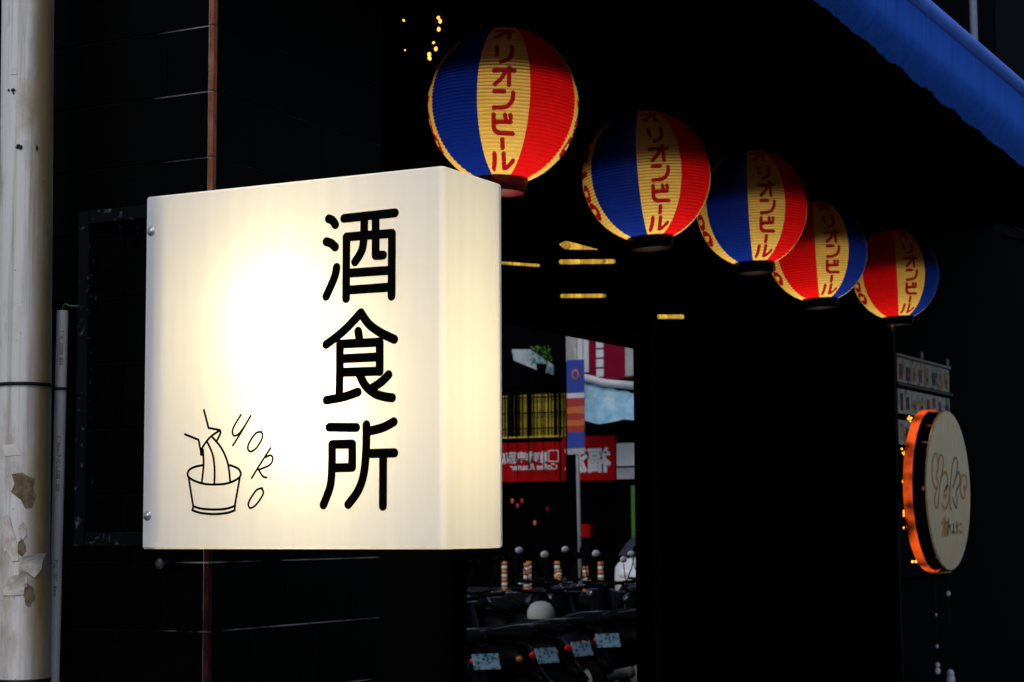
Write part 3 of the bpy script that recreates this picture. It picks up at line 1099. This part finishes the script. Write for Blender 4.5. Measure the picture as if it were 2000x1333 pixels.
# ------------------------------------------------------------------ fairy lights
def fairy(label, pts, wall_x, root):
    t = thing('fairy_light_string', label, 'fairy lights', root, 'strings of warm fairy lights')
    loc = Vector(root)
    path = [Vector(p) - loc for p in pts]
    MB().tube(path, .0016, 5).build('wire', M['wire'], t)
    me = None
    for i, p in enumerate(path):
        for j in range(1 if len(path) < 12 else 2):
            d = Vector((random.uniform(-.004, .012), random.uniform(-.016, .016), random.uniform(-.012, .012)))
            if me is None:
                o = MB().ball((0, 0, 0), .0052, 6, (1, 1, 1.35)).build('bulb', M['bulb'], t, p + d)
                me = o.data
            else:
                o = link('bulb', me, None, t, p + d)
            o.rotation_euler = (random.uniform(-1, 1), random.uniform(-1, 1), 0)
            o.scale = [random.uniform(.75, 1.25) * (.6 if len(path) == 3 else 1)] * 3
    return t


fairy('string of warm fairy lights hanging left of the lantern above the box sign',
      [(-2.9, 5.02, 3.42), (-2.9, 5.006, 3.1064), (-2.9, 5.0154, 3.0813), (-2.9, 4.9841, 3.0502), (-2.9, 4.9779, 3.0265), (-2.9, 4.9685, 2.9974), (-2.9, 4.94, 2.969), (-2.9, 4.9347, 2.955)], -2.9, (-2.9, 5.0, 3.42))
fairy('short string of two warm fairy lights apart from the lanterns',
      [(-2.9, 4.775, 3.42), (-2.9, 4.768, 3.0304), (-2.9, 4.771, 2.9601)], -2.9, (-2.9, 4.77, 3.42))
fl = []
for (y, z) in ((10.08, 2.108), (10.10, 2.118), (10.09, 2.112), (9.955, 1.94), (9.965, 1.928), (9.96, 1.933), (9.96, 1.783), (9.945, 1.612), (9.955, 1.605), (9.97, 1.60), (9.95, 1.536), (10.10, 1.36), (10.14, 1.35), (10.12, 1.345)):
    fl.append((-2.95, y + .0, z))
fairy('string of warm fairy lights curling behind the round metal sign', fl, -2.95, (-2.95, 10.08, 2.1))
# ------------------------------------------------------------------ round sign
RX, RY, RZ, RR = -2.75, 10.12, 1.730, .421
rs_ = thing('round_sign', 'round brushed metal sign with amber script and an orange lit rim behind it', 'sign', (-3.2, RY, RZ))


def Q0(x):
    return x + 3.2


d = MB()
d.lathe([(.0001, Q0(RX)), (RR * .5, Q0(RX)), (RR - .004, Q0(RX)), (RR, Q0(RX) - .004), (RR, Q0(RX) - .012), (RR - .004, Q0(RX) - .014), (.0001, Q0(RX) - .014)], 96, axis='X')
for i in range(len(d.s)):
    d.s[i] = False
d.build('face_disc', M['disc'], rs_)
o_ = MB().lathe([(RR + .004, Q0(-2.828)), (RR + .008, Q0(-2.832)), (RR + .008, Q0(-2.872)), (RR + .004, Q0(-2.876))], 96, axis='X')
o_.build('light_band', M['orange'], rs_)
b_ = MB()
b_.lathe([(.0001, Q0(-2.80)), (RR - .02, Q0(-2.80)), (RR - .006, Q0(-2.806)), (RR + .002, Q0(-2.878)), (RR - .05, Q0(-2.882)), (.0001, Q0(-2.882))], 64, axis='X')
b_.build('backing_drum', M['black'], rs_)
MB().tube([(0.0, 0, 0), (Q0(-2.8825), 0, 0)], .05, 16).build('wall_mount', M['black'], rs_)
for ang, rr_, r2 in ((PI, RR - .03, .016), (PI * .80, RR - .012, .006), (PI * .70, RR - .012, .006), (PI * 1.35, RR - .03, .012), (0.1, RR - .03, .014), (PI * .35, RR - .03, .012)):
    yy, zz = rr_ * math.cos(ang), rr_ * math.sin(ang)
    MB().tube([(Q0(-2.799), yy, zz), (Q0(RX) - .0145, yy, zz)], r2, 14).build('standoff', M['brass'], rs_)
RSTROKES = [
 ([[(235, 590), (205, 520), (190, 400), (205, 250), (235, 165), (256, 215), (262, 330), (245, 400), (242, 450), (258, 490), (250, 560), (235, 590)],
   [(262, 330), (275, 220), (298, 178), (320, 220), (320, 320), (295, 440), (270, 600), (252, 750), (238, 808), (218, 780), (216, 690), (228, 620)],
   [(288, 450), (340, 382), (368, 440), (362, 530), (325, 620), (328, 680), (350, 640), (348, 560), (372, 560), (386, 620), (375, 720), (345, 800), (315, 815), (295, 770)],
   [(525, 500), (530, 440), (560, 412), (590, 440), (590, 540), (570, 590), (556, 550)], [(570, 590), (560, 690), (540, 690), (512, 620), (525, 500)]], 'script', .0075),
 ([[(400, 830), (385, 790), (390, 640), (410, 430), (435, 260), (465, 205), (488, 250), (478, 380), (440, 520), (425, 560)],
   [(430, 555), (490, 385), (512, 430), (505, 520), (460, 620), (470, 700), (460, 815), (430, 740), (420, 690)]], 'script_dark', .0070),
 ([[(325, 925), (292, 1130)], [(288, 990), (352, 985)], [(312, 950), (318, 1135)], [(335, 1000), (340, 1130)], [(300, 1060), (350, 1055)]], 'script', .009),
 ([[(368, 940), (352, 1130)], [(345, 1035), (385, 1020)], [(372, 1030), (380, 1075)], [(422, 1012), (412, 1112), (402, 1100)], [(425, 1105), (428, 1118)], [(456, 990), (460, 1062), (455, 1125)], [(450, 1040), (470, 1035)]], 'script_dark', .0075),
 ([[(498, 1012), (515, 1005), (512, 1030)], [(488, 1098), (500, 1116), (516, 1108)]], 'script', .0075),
]
CAMP = Vector((0, 0, 0))


def disc_pt(zx, zy):
    """photo sketch units to metres on the face: across 41 px = .42 m, up 158 px = .42 m"""
    px, py = 1790 + zx / 6.058, 860 + zy / 6.058
    return ((px - 1854) / 41.0 * .418, (958.5 - py) / 158.5 * .421 + (px - 1854) / 41 * .006)


for strokes, mm, hw in RSTROKES:
    mb = MB()
    for i, st in enumerate(strokes):
        pts = shadow_smooth([disc_pt(*p) for p in st], 6)
        v2, f2 = ribbon2d(pts, hw)
        mb.add([(Q0(RX) + .0012 + .0002 * i, p[0], p[1]) for p in v2], f2)
    mb.build('script_lettering', M[mm], rs_)
MB().tube([(Q0(-2.86), -.02, -RR - .016), (Q0(-2.765), .04, -RR - .010)], .005, 8).build('lower_rod', M['brass'], rs_)
M['bead'] = mat('pale glass bead', (0.55, 0.6, 0.75), 0.12, spec=.8, var=.2, scale=40)
for bi, (yy, z1, beads, lab) in enumerate(((10.04, 1.293, [(1.19, .012), (.775, .020), (.745, .024)], 'bead string with the larger pale beads hanging below the round sign'),
                                           (9.80, 1.33, [(1.09, .006), (.93, .009), (.835, .013), (.805, .015)], 'bead string with the smaller pale beads hanging below the round sign'))):
    t = thing('bead_string', lab, 'bead string', (-2.75, yy, 0), 'bead strings below the round sign')
    MB().tube([(0, 0, .70), (.0, 0.005, 1.0), (0, 0, z1)], .0022, 6).build('cord', M['wire'], t)
    for z_, r_ in beads:
        MB().ball((0, 0, z_), r_, 8, (1, 1, 1.2)).build('bead', M['bead'], t)

# ------------------------------------------------------------------ poster board by the far wall
pb = thing('menu_board', 'framed board of pale picture cards on the wall behind the round sign', 'board', (-3.195, 10.60, 2.15))
M['card'] = mat('grey white card', (0.66, 0.65, 0.62), 0.6, var=.35, scale=16, col2=(.05, .06, .06), lo=.36, hi=.47)
M['card_pink'] = mat('pink print', (0.42, 0.06, 0.07), 0.6, var=.4, scale=20)
M['card_yellow'] = mat('yellow print', (0.75, 0.42, 0.02), 0.6, var=.3, scale=20)
M['card_red'] = mat('red print', (0.5, 0.015, 0.015), 0.6, var=.3, scale=20)
M['card_dark'] = mat('dark print', (0.012, 0.02, 0.016), 0.6, var=.3, scale=20)
M['alu'] = mat('grey aluminium', (0.30, 0.30, 0.29), 0.5, var=.25, scale=12)
MB().span((0, 0, -.9), (.02, 1.14, .36)).build('backing', M['black'], pb)
MB().span((.021, 0, .352), (.034, 1.14, .366)).build('top_rail', M['alu'], pb)
MB().span((.021, 0, .186), (.04, 1.14, .200)).build('shelf_rail', M['strap'], pb)
for yy in (.50, 1.06):
    MB().span((.021, yy, .368), (.03, yy + .05, .41)).build('clip', M['alu'], pb)
for r_ in range(3):
    for c_ in range(4):
        y0, z0 = .03 + c_ * .275, .203 - r_ * .178
        cd = MB().span((.021, y0, z0 + .004), (.026, y0 + .262, z0 + .143)).build('card', M['card'], pb)
        rr_ = random.Random(r_ * 7 + c_)
        for k in range(2):
            mm = rr_.choice(['card_yellow', 'card_yellow', 'card_dark', 'card_red', 'card_pink'])
            a = y0 + .012 + k * .125 + rr_.uniform(0, .03)
            b = z0 + .012 + rr_.uniform(0, .02)
            a1, b1 = a + rr_.uniform(.05, .085), b + rr_.uniform(.07, .105)
            MB().span((.0262, a, b), (.0285, a1, b1)).build('print', M[mm], cd)
            MB().span((.0286, a + .01, b + .02), (.0292, a1 - .01, b + .045)).build('print', M[rr_.choice(['card_red', 'card_dark', 'card'])], cd)

# ================================================================== the street that the window glass reflects
M['redsign'] = mat('red fascia', (0.46, 0.003, 0.005), 0.7, spec=.05, var=.3, scale=1.5)
M['white'] = mat('white paint', (0.72, 0.73, 0.75), 0.6, var=.12, scale=3)
M['maroon'] = mat('maroon board', (0.24, 0.006, 0.03), 0.7, spec=.05, var=.2, scale=2)
M['yellow'] = mat('yellow glazed wall', (0.78, 0.56, 0.03), 0.6, var=.3, scale=3)
M['tarp'] = mat('faded blue tarpaulin', (0.16, 0.42, 0.60), 0.7, col2=(0.46, 0.66, 0.78), scale=2.6, lo=.35, hi=.65)
M['bannerblue'] = mat('banner blue', (0.02, 0.06, 0.42), 0.6, var=.15)
M['bannerorange'] = mat('banner orange', (0.72, 0.16, 0.03), 0.6, var=.15)
M['bannerred'] = mat('banner red', (0.5, 0.03, 0.015), 0.6, var=.15)
M['postorange'] = mat('orange post plastic', (0.72, 0.20, 0.02), 0.5, var=.15)
M['postwhite'] = mat('white post band', (0.72, 0.70, 0.62), 0.5, var=.1)
M['leaf'] = mat('green leaf', (0.05, 0.22, 0.02), 0.7, var=.4, scale=12)
M['concrete'] = mat('pale concrete', (0.45, 0.46, 0.46), 0.8, var=.3, scale=1.2)
M['plateblue'] = mat('pale number plate', (0.22, 0.40, 0.52), 0.6, spec=.1, col2=(0.02, 0.06, 0.13), scale=38, lo=.42, hi=.5)
M['scoot'] = mat('dark scooter plastic', (0.0025, 0.0025, 0.003), 0.4, spec=.03, var=.2)
M['rubber'] = mat('rubber', (0.004, 0.004, 0.004), 0.8, spec=.05, var=.2)
M['taillight'] = mat('red tail lamp', (0.55, 0.01, 0.015), 0.25, var=.1)
M['carglass'] = mat('dark lamp glass', (0.01, 0.013, 0.02), 0.05, spec=.8, var=.02)
M['chrome_part'] = mat('chromed steel', (0.7, 0.72, 0.75), 0.12, metal=1.0, var=.1)
M['mirrorback'] = mat('silver mirror', (0.85, 0.87, 0.9), 0.3, spec=.6, var=.05)  # pale colour stands for sky reflected in mirrors; headlights share it

YB = 44.0
M['pale_canopy'] = mat('pale canopy sheet', (0.55, 0.62, 0.66), 0.7, col2=(0.36, 0.44, 0.46), scale=2.2)
bd = thing('corner_building', 'dark corner building with a red fascia facing down the street', 'building', (15.5, YB + .3, 0))


def B0(x, y, z):
    return (x - 15.5, y - YB - .3, z)


def bb(name, a, b, m, parent=bd):
    return MB().span(B0(*a), B0(*b)).build(name, M[m], parent)


bb('wall', (11.2, YB + .3, 0), (24, YB + 8, 11), 'cladding')
ya = YB + .29
bb('yellow_wall', (15.35, ya - .10, 3.72), (17.6, ya, 4.95), 'yellow')
for i in range(22):
    x = 15.40 + i * .105 + random.uniform(-.02, .02)
    MB().tube([B0(x, ya - .22, 3.55), B0(x, ya - .22, 5.2)], random.choice((.014, .022, .034, .045)), 6).build('window_bar', M['black'], bd)
for x, z0, z1, r_ in ((15.62, 2.8, 5.4, .010), (15.95, 2.9, 5.3, .014), (16.22, 3.2, 5.3, .010), (16.38, 3.0, 5.4, .020), (16.71, 2.75, 5.2, .012), (16.98, 3.3, 5.5, .016), (15.48, 2.3, 5.6, .022)):
    MB().tube([B0(x, ya - .46, z0), B0(x + .02, ya - .46, z1)], r_, 6).build('hanging_cable', M['black'], bd)
for z in (4.05, 4.45, 4.85):
    bb('window_rail', (15.35, ya - .20, z), (17.6, ya - .18, z + .03), 'black')
bb('yellow_ledge', (15.5, ya - .3, 3.70), (17.6, ya - .23, 3.86), 'yellow')
MB().poly([B0(x, ya - .7, z) for x, z in ((16.73, 6.09), (16.21, 6.06), (15.55, 5.63), (15.55, 5.38), (16.05, 5.54), (16.68, 5.80))], (0, .05, 0)).build('white_canopy', M['pale_canopy'], bd)
MB().poly([B0(x, ya - .76, z) for x, z in ((16.05, 5.86), (15.62, 5.58), (15.62, 5.46), (16.05, 5.62))], (0, .05, 0)).build('canopy_patch', M['tarp'], bd)
for x0, x1, m_ in ((15.12, 15.42, 'concrete'), (14.95, 15.10, 'white'), (14.78, 14.93, 'white')):
    bb('shutter_panel', (x0, ya - .2, 5.45), (x1, ya - .1, 6.42), m_)
bb('maroon_board', (13.25, ya - .26, 5.25), (14.75, ya - .16, 6.30), 'maroon')
for i in range(4):
    bb('board_character', (14.32, ya - .30, 6.05 - i * .245), (14.52, ya - .262, 6.25 - i * .245), 'white')
bb('board_stripe', (13.35, ya - .29, 5.3), (13.72, ya - .262, 6.2), 'concrete')
MB().tube([B0(13.2, ya - .9, 5.00), B0(14.0, ya - .9, 5.10), B0(14.95, ya - .9, 5.36)], .10, 10).build('awning_roller', M['white'], bd)
tp_ = MB()
NT = 24
vs, fs = [], []
for i in range(NT + 1):
    s = i / NT
    x = 12.95 + 2.0 * s
    zt = 4.78 + .46 * s ** 1.2 + .02 * math.sin(s * 31)
    zb = 4.10 + .05 * math.sin(s * 9) + .22 * max(0, s - .5)
    for j in range(7):
        q = j / 6
        vs.append(B0(x, ya - .85 - .45 * q + .09 * math.sin(s * 17 + q * 3) * q, zt + (zb - zt) * q))
for i in range(NT):
    for j in range(6):
        fs.append((i * 7 + j, (i + 1) * 7 + j, (i + 1) * 7 + j + 1, i * 7 + j + 1))
tp_.add(vs, fs, True)
tp_.build('tarpaulin', M['tarp'], bd)
rsn = bb('red_fascia', (14.03, ya - .3, 2.70), (18.9, ya - .15, 3.82), 'redsign')


def wall_text(s, size, x, z, off, name, m, yy, shear=0.0):
    v_, f_ = text_mesh(s, size, off, shear)
    MB().add([B0(x + p[0], yy, z + p[1]) for p in v_], f_).build(name, M[m], rsn)


wall_text('福源', .64, 14.15, 2.97, .026, 'fascia_lettering', 'white', ya - .306)
wall_text('咖啡專賣店', .30, 15.93, 3.20, .014, 'fascia_lettering', 'white', ya - .306)
wall_text('Coffee Roaster', .22, 15.62, 3.00, .006, 'fascia_lettering', 'white', ya - .306, .3)
bx_ = MB()
for a, b in (((15.60, 3.19), (15.90, 3.215)), ((15.60, 3.465), (15.90, 3.49)), ((15.60, 3.216), (15.625, 3.464)), ((15.875, 3.216), (15.90, 3.464))):
    bx_.span(B0(a[0], ya - .31, a[1]), B0(b[0], ya - .302, b[1]))
bx_.build('fascia_stamp', M['white'], rsn)
bb('white_panel', (13.1, ya - .26, 3.05), (14.0, ya - .16, 3.62), 'white')
bb('white_panel', (13.1, ya - .26, 2.72), (14.0, ya - .17, 3.0), 'concrete')
bb('dark_pier', (14.52, ya - 1.6, 0), (14.76, ya - 1.4, 5.6), 'black')
bb('green_pier', (13.32, ya - .5, 1.2), (13.5, ya - .35, 2.55), 'leaf')
bb('doorway', (13.6, ya - .02, 0), (18.5, ya - .005, 2.6), 'black')
bb('red_box', (14.75, ya - .3, 1.28), (14.98, ya - .1, 1.6), 'redsign')
for i, (x, z, c) in enumerate(((17.0, 2.2, 'bannerorange'), (16.72, 2.2, 'bannerred'), (16.85, 2.08, 'bannerred'), (16.35, 1.63, 'bannerorange'), (15.98, 1.98, 'maroon'))):
    MB().ball(B0(x, ya - .2, z), .05, 6, (1, .5, 1.4)).build('hanging_ornament', M[c], bd)

# leafy pot plant tops on the ledge
pt = thing('ledge_plant', 'leafy green plant on the ledge above the red fascia', 'plant', (15.62, YB - .9, 5.62))
lm = MB()
for i in range(160):
    a, b_, r_ = random.uniform(0, 2 * PI), random.uniform(0, 1), random.uniform(.05, .3)
    c = Vector((r_ * math.cos(a), .15 * math.sin(a), .45 * b_))
    u = Vector((random.uniform(-1, 1), random.uniform(-1, 1), random.uniform(-1, 1))).normalized() * .05
    v = u.orthogonal().normalized() * .025
    lm.add([c - u, c + v, c + u, c - v], [(0, 1, 2, 3)])
lm.build('foliage', M['leaf'], pt)
MB().lathe([(.10, -.2), (.14, 0), (.12, 0)], 12).build('pot', M['black'], pt)

# lamp post with a vertical banner
bp_ = thing('banner_post', 'slim post with a blue and orange vertical banner across the street', 'banner', (9.97, 33.5, 0))
MB().tube([(-.06, 0, 0), (-.03, 0, 2.4), (0, 0, 5.0)], .035, 10).build('pole', M['concrete'], bp_)
for (z0, z1, m_) in ((4.12, 4.76, 'bannerblue'), (4.02, 4.115, 'white'), (3.86, 4.015, 'bannerred'), (3.72, 3.855, 'bannerorange'), (3.60, 3.715, 'bannerred'), (3.48, 3.595, 'bannerorange'), (3.36, 3.475, 'bannerred'), (3.05, 3.355, 'bannerblue'), (2.93, 3.045, 'concrete')):
    MB().span((-.20, -.06, z0), (.17, -.038, z1)).build('banner_band', M[m_], bp_)
em = MB()
em.lathe([(.07, -.066), (.11, -.066), (.11, -.061), (.07, -.061)], 20, (-.02, 0, 4.47), 'Y')
for i in range(len(em.v)):
    x, y, z = em.v[i]
    em.v[i] = ((x + .02) * .7 - .02, y, z)
em.build('emblem', M['bannerorange'], bp_)

# orange and white delineator posts
for i, (x, y, h) in enumerate(((15.05, 40.0, .74), (14.51, 40.2, .74), (14.37, 39.8, .70), (13.87, 40.4, .74), (13.63, 40, .56), (12.85, 39.8, .64), (12.56, 40, .74), (11.69, 40.1, .70))):
    t = thing('delineator_post', 'orange and white banded post, %s along the far kerb counted from the red fascia end' % ['first', 'second', 'third', 'fourth', 'fifth', 'sixth', 'seventh', 'eighth'][i], 'post', (x, y, 0.0), 'delineator posts along the far kerb')
    MB().lathe([(.13, 0), (.13, .03), (.06, .05), (.0001, .05)], 16).build('foot', M['rubber'], t)
    n = 7
    for k in range(n):
        z0, z1 = .05 + (h - .05) * k / n, .05 + (h - .05) * (k + 1) / n
        MB().lathe([(.0001, z0), (.05, z0 + .001), (.05, z1 - .001), (.0001, z1)], 14).build('band', M['postorange' if k % 2 == 0 else 'postwhite'], t)
    t.scale = (1.3, 1.3, 1)


# parked scooters, tails to the shop
def scooter():
    t = thing('parked_scooter', 'dark motor scooter parked at the kerb with its tail to the shop front', 'scooter', (0, 0, 0), 'motor scooters parked along the kerb')
    # local: +x is forward
    for xw in (-.42, .62):
        wh = MB()
        wh.lathe([(.13, -.05), (.20, -.055), (.235, -.03), (.24, 0), (.235, .03), (.20, .055), (.13, .05), (.13, -.05)], 22, (xw, 0, .24), 'Y')
        wo = wh.build('wheel', M['rubber'], t)
        rm_ = MB().lathe([(.0001, -.04), (.04, -.045), (.12, -.03), (.125, 0), (.12, .03), (.04, .045), (.0001, .04)], 14, (xw, 0, .24), 'Y')
        rm_.build('rim', M['alu'], wo)
    sec = [(-.62, .50, .06, .06), (-.50, .55, .13, .12), (-.25, .52, .17, .17), (.02, .48, .16, .15), (.12, .30, .15, .07), (.30, .28, .15, .05), (.42, .34, .15, .10), (.50, .62, .14, .32), (.56, .75, .12, .22), (.60, .86, .08, .10)]
    vs, fs = [], []
    for (x, z, hw, hh) in sec:
        for k in range(14):
            a = 2 * PI * k / 14
            vs.append((x, hw * math.cos(a), z + hh * math.sin(a)))
    for i in range(len(sec) - 1):
        for k in range(14):
            k2 = (k + 1) % 14
            fs.append((i * 14 + k, i * 14 + k2, (i + 1) * 14 + k2, (i + 1) * 14 + k))
    fs += [tuple(range(13, -1, -1)), tuple(range((len(sec) - 1) * 14, len(sec) * 14))]
    MB().add(vs, fs, True).build('body', M['scoot'], t)
    seat = MB()
    vs, fs = [], []
    for (x, z, hw, hh) in ((-.60, .74, .07, .03), (-.5, .76, .13, .05), (-.2, .75, .15, .06), (.0, .71, .13, .06), (.06, .68, .08, .04)):
        for k in range(12):
            a = 2 * PI * k / 12
            vs.append((x, hw * math.cos(a), z + hh * math.sin(a)))
    for i in range(4):
        for k in range(12):
            k2 = (k + 1) % 12
            fs.append((i * 12 + k, i * 12 + k2, (i + 1) * 12 + k2, (i + 1) * 12 + k))
    fs += [tuple(range(11, -1, -1)), tuple(range(48, 60))]
    seat.add(vs, fs, True)
    seat.build('seat', M['rubber'], t)
    MB().tube([(.58, -.05, .5), (.62, -.07, .24)], .025, 8).tube([(.58, .05, .5), (.62, .07, .24)], .025, 8).build('fork', M['alu'], t)
    hb = MB().tube([(.40, -.33, .98), (.52, -.15, .96), (.56, 0, .93), (.52, .15, .96), (.40, .33, .98)], .016, 8)
    hb.build('handlebar', M['scoot'], t)
    MB().ball((.62, 0, .86), .09, 8, (.7, 1.2, .8)).build('headlight', M['carglass'], t)
    for s in (-1, 1):
        st = MB().tube([(.47, .22 * s, .97), (.45, .27 * s, 1.10), (.44, .30 * s, 1.22)], .006, 6).build('mirror_stalk', M['scoot'], t)
        MB().ball((.43, .31 * s, 1.26), .042, 8, (.30, 1.1, .75)).build('mirror', M['scoot'], st)
    MB().ball((-.63, 0, .60), .05, 8, (.5, 1.6, .7)).build('tail_light', M['taillight'], t)
    MB().tube([(-.60, 0, .48), (-.76, 0, .36)], [.06, .04], 8).build('mudguard', M['scoot'], t)
    MB().box((-.735, 0, .60), (.006, .21, .115), .001, Matrix.Rotation(R(22), 3, 'Y')).build('number_plate', M['plateblue'], t)
    MB().tube([(-.30, -.15, .78), (-.55, -.13, .82), (-.70, -.06, .83), (-.70, .06, .83), (-.55, .13, .82), (-.30, .15, .78)], .006, 8).build('grab_rail', M['dull_steel'], t)
    for s in (-1, 1):
        MB().tube([(.47, .20 * s, .955), (.50, .26 * s, .945), (.46, .36 * s, .95)], .006, 6).build('brake_lever', M['chrome_part'], t)
        MB().ball((-.60, .15 * s, .575), .026, 6, (.7, 1.1, .9)).build('indicator', M['postorange'], t)
    MB().box((.585, 0, .70), (.012, .16, .05), .003, Matrix.Rotation(R(-18), 3, 'Y')).build('front_badge', M['chrome_part'], t)
    MB().tube([(.0, -.19, .22), (-.5, -.21, .30)], [.035, .05], 10).build('exhaust', M['alu'], t)
    return t


def copy_tree(o, parent=None):
    c = o.copy()
    COL.objects.link(c)
    c.parent = parent
    for ch in o.children:
        copy_tree(ch, c)
    return c


ORD = ['first', 'second', 'third', 'fourth', 'fifth', 'sixth', 'seventh', 'eighth', 'ninth', 'tenth', 'eleventh', 'twelfth']
BACK = [(2.9, 15.2, 200), (3.0, 16.3, 206), (2.8, 17.3, 198), (3.1, 18.4, 204), (2.9, 19.4, 200), (3.0, 20.6, 207), (3.2, 22.0, 200), (3.0, 23.4, 203), (3.1, 25.0, 200)]
sp = [(.83, 12.48, 34), (.79, 13.02, 20), (.87, 13.68, 16), (.99, 14.93, 38), (.9, 15.5, 20), (.85, 16.2, 24), (.8, 16.9, 18), (.8, 17.6, 26), (.6, 18.4, 20), (.7, 19.9, 22), (.6, 21.3, 25), (.6, 23.0, 20)]
sp += BACK
proto = scooter()
for i, (x, y, a) in enumerate(sp):
    o = proto if i == 0 else copy_tree(proto)
    o.location = (x, y, 0.0)
    o['label'] = 'dark motor scooter, %s in the %s from the box sign' % ((ORD[i], 'kerb row') if i < 12 else (ORD[i - 12], 'outer road row'))
    if i >= 12:
        o['group'] = 'motor scooters parked out on the road'
    o.rotation_euler = (0, 0, R(a))
    for ch in o.children_recursive:
        if ch.name.startswith('mirror') and not ch.name.startswith('mirror_') and i in (4, 6, 9, 14, 17):
            ch.material_slots[0].link = 'OBJECT'
            ch.material_slots[0].material = M['mirrorback']
    if i:
        o.scale = [random.uniform(.97, 1.06)] * 3
hl = thing('helmet', 'pale grey helmet lying on a parked scooter seat', 'helmet', (.80, 14.05, .79))
MB().lathe([(.13, 0), (.142, .05), (.135, .11), (.10, .165), (.05, .19), (.0001, .195)], 20).build('shell', M['concrete'], hl)
MB().lathe([(.131, -.004), (.147, 0), (.147, .016), (.140, .02)], 20).build('trim', M['rubber'], hl)
hl.scale = (.8, .8, .8)

# white hatchback farther along the kerb
car = thing('parked_car', 'white hatchback parked beyond the row of scooters', 'car', (5.9, 30.0, 0))
cs = [(-1.9, .55, .62, .14), (-1.85, .70, .80, .34), (-1.2, .72, .84, .42), (0, .72, .85, .42), (1.0, .70, .84, .40), (1.7, .62, .80, .30), (1.95, .55, .62, .16)]
vs, fs = [], []
for (y, z, hw, hh) in cs:
    for k in range(20):
        a = 2 * PI * k / 20
        ex = lambda c: math.copysign(abs(c) ** .45, c)
        vs.append((hw * ex(math.cos(a)), y, z + hh * ex(math.sin(a))))
for i in range(len(cs) - 1):
    for k in range(20):
        k2 = (k + 1) % 20
        fs.append((i * 20 + k, i * 20 + k2, (i + 1) * 20 + k2, (i + 1) * 20 + k))
fs += [tuple(range(19, -1, -1)), tuple(range(len(cs) * 20 - 20, len(cs) * 20))]
M['carpaint'] = mat('white car paint', (0.75, 0.78, 0.82), 0.2, spec=.6, coat=.6, var=.02)
M['carglass'] = mat('dark car glass', (0.01, 0.013, 0.02), 0.05, spec=.8, var=.02)
MB().add(vs, fs, True).build('body', M['carpaint'], car)
cab = MB()
rows_ = [(1.08, .78, -1.75, 1.05), (1.30, .70, -1.55, .65), (1.47, .60, -1.25, .25), (1.50, .50, -1.1, .1)]
vs = []
for z, hw, y0, y1 in rows_:
    vs += [(-hw, y0, z), (hw, y0, z), (hw, y1, z), (-hw, y1, z)]
fs = [(i * 4 + k, i * 4 + (k + 1) % 4, i * 4 + 4 + (k + 1) % 4, i * 4 + 4 + k) for i in range(3) for k in range(4)] + [(12, 13, 14, 15)]
cab.add(vs[:12], fs[:8])
cab.build('window_band', M['carglass'], car)
MB().add(vs[8:16], [(k, (k + 1) % 4, 4 + (k + 1) % 4, 4 + k) for k in range(4)] + [(4, 5, 6, 7)]).build('roof', M['carpaint'], car)
for yy in (-1.2, 1.2):
    for s in (-1, 1):
        wo = MB().lathe([(.18, -.09), (.29, -.09), (.31, -.05), (.31, .05), (.29, .09), (.18, .09)], 24, (s * .76, yy, .31), 'X').build('wheel', M['rubber'], car)
        MB().lathe([(.0001, .07 * s), (.19, .06 * s), (.19, -.05)], 16, (s * .76, yy, .31), 'X').build('rim', M['alu'], wo)
for s in (-1, 1):
    MB().ball((s * .62, -1.86, .78), .09, 8, (1.2, .5, .9)).build('headlight', M['mirrorback'], car)
    MB().ball((s * .66, 1.84, .80), .08, 8, (.9, .5, 1.3)).build('tail_light', M['taillight'], car)
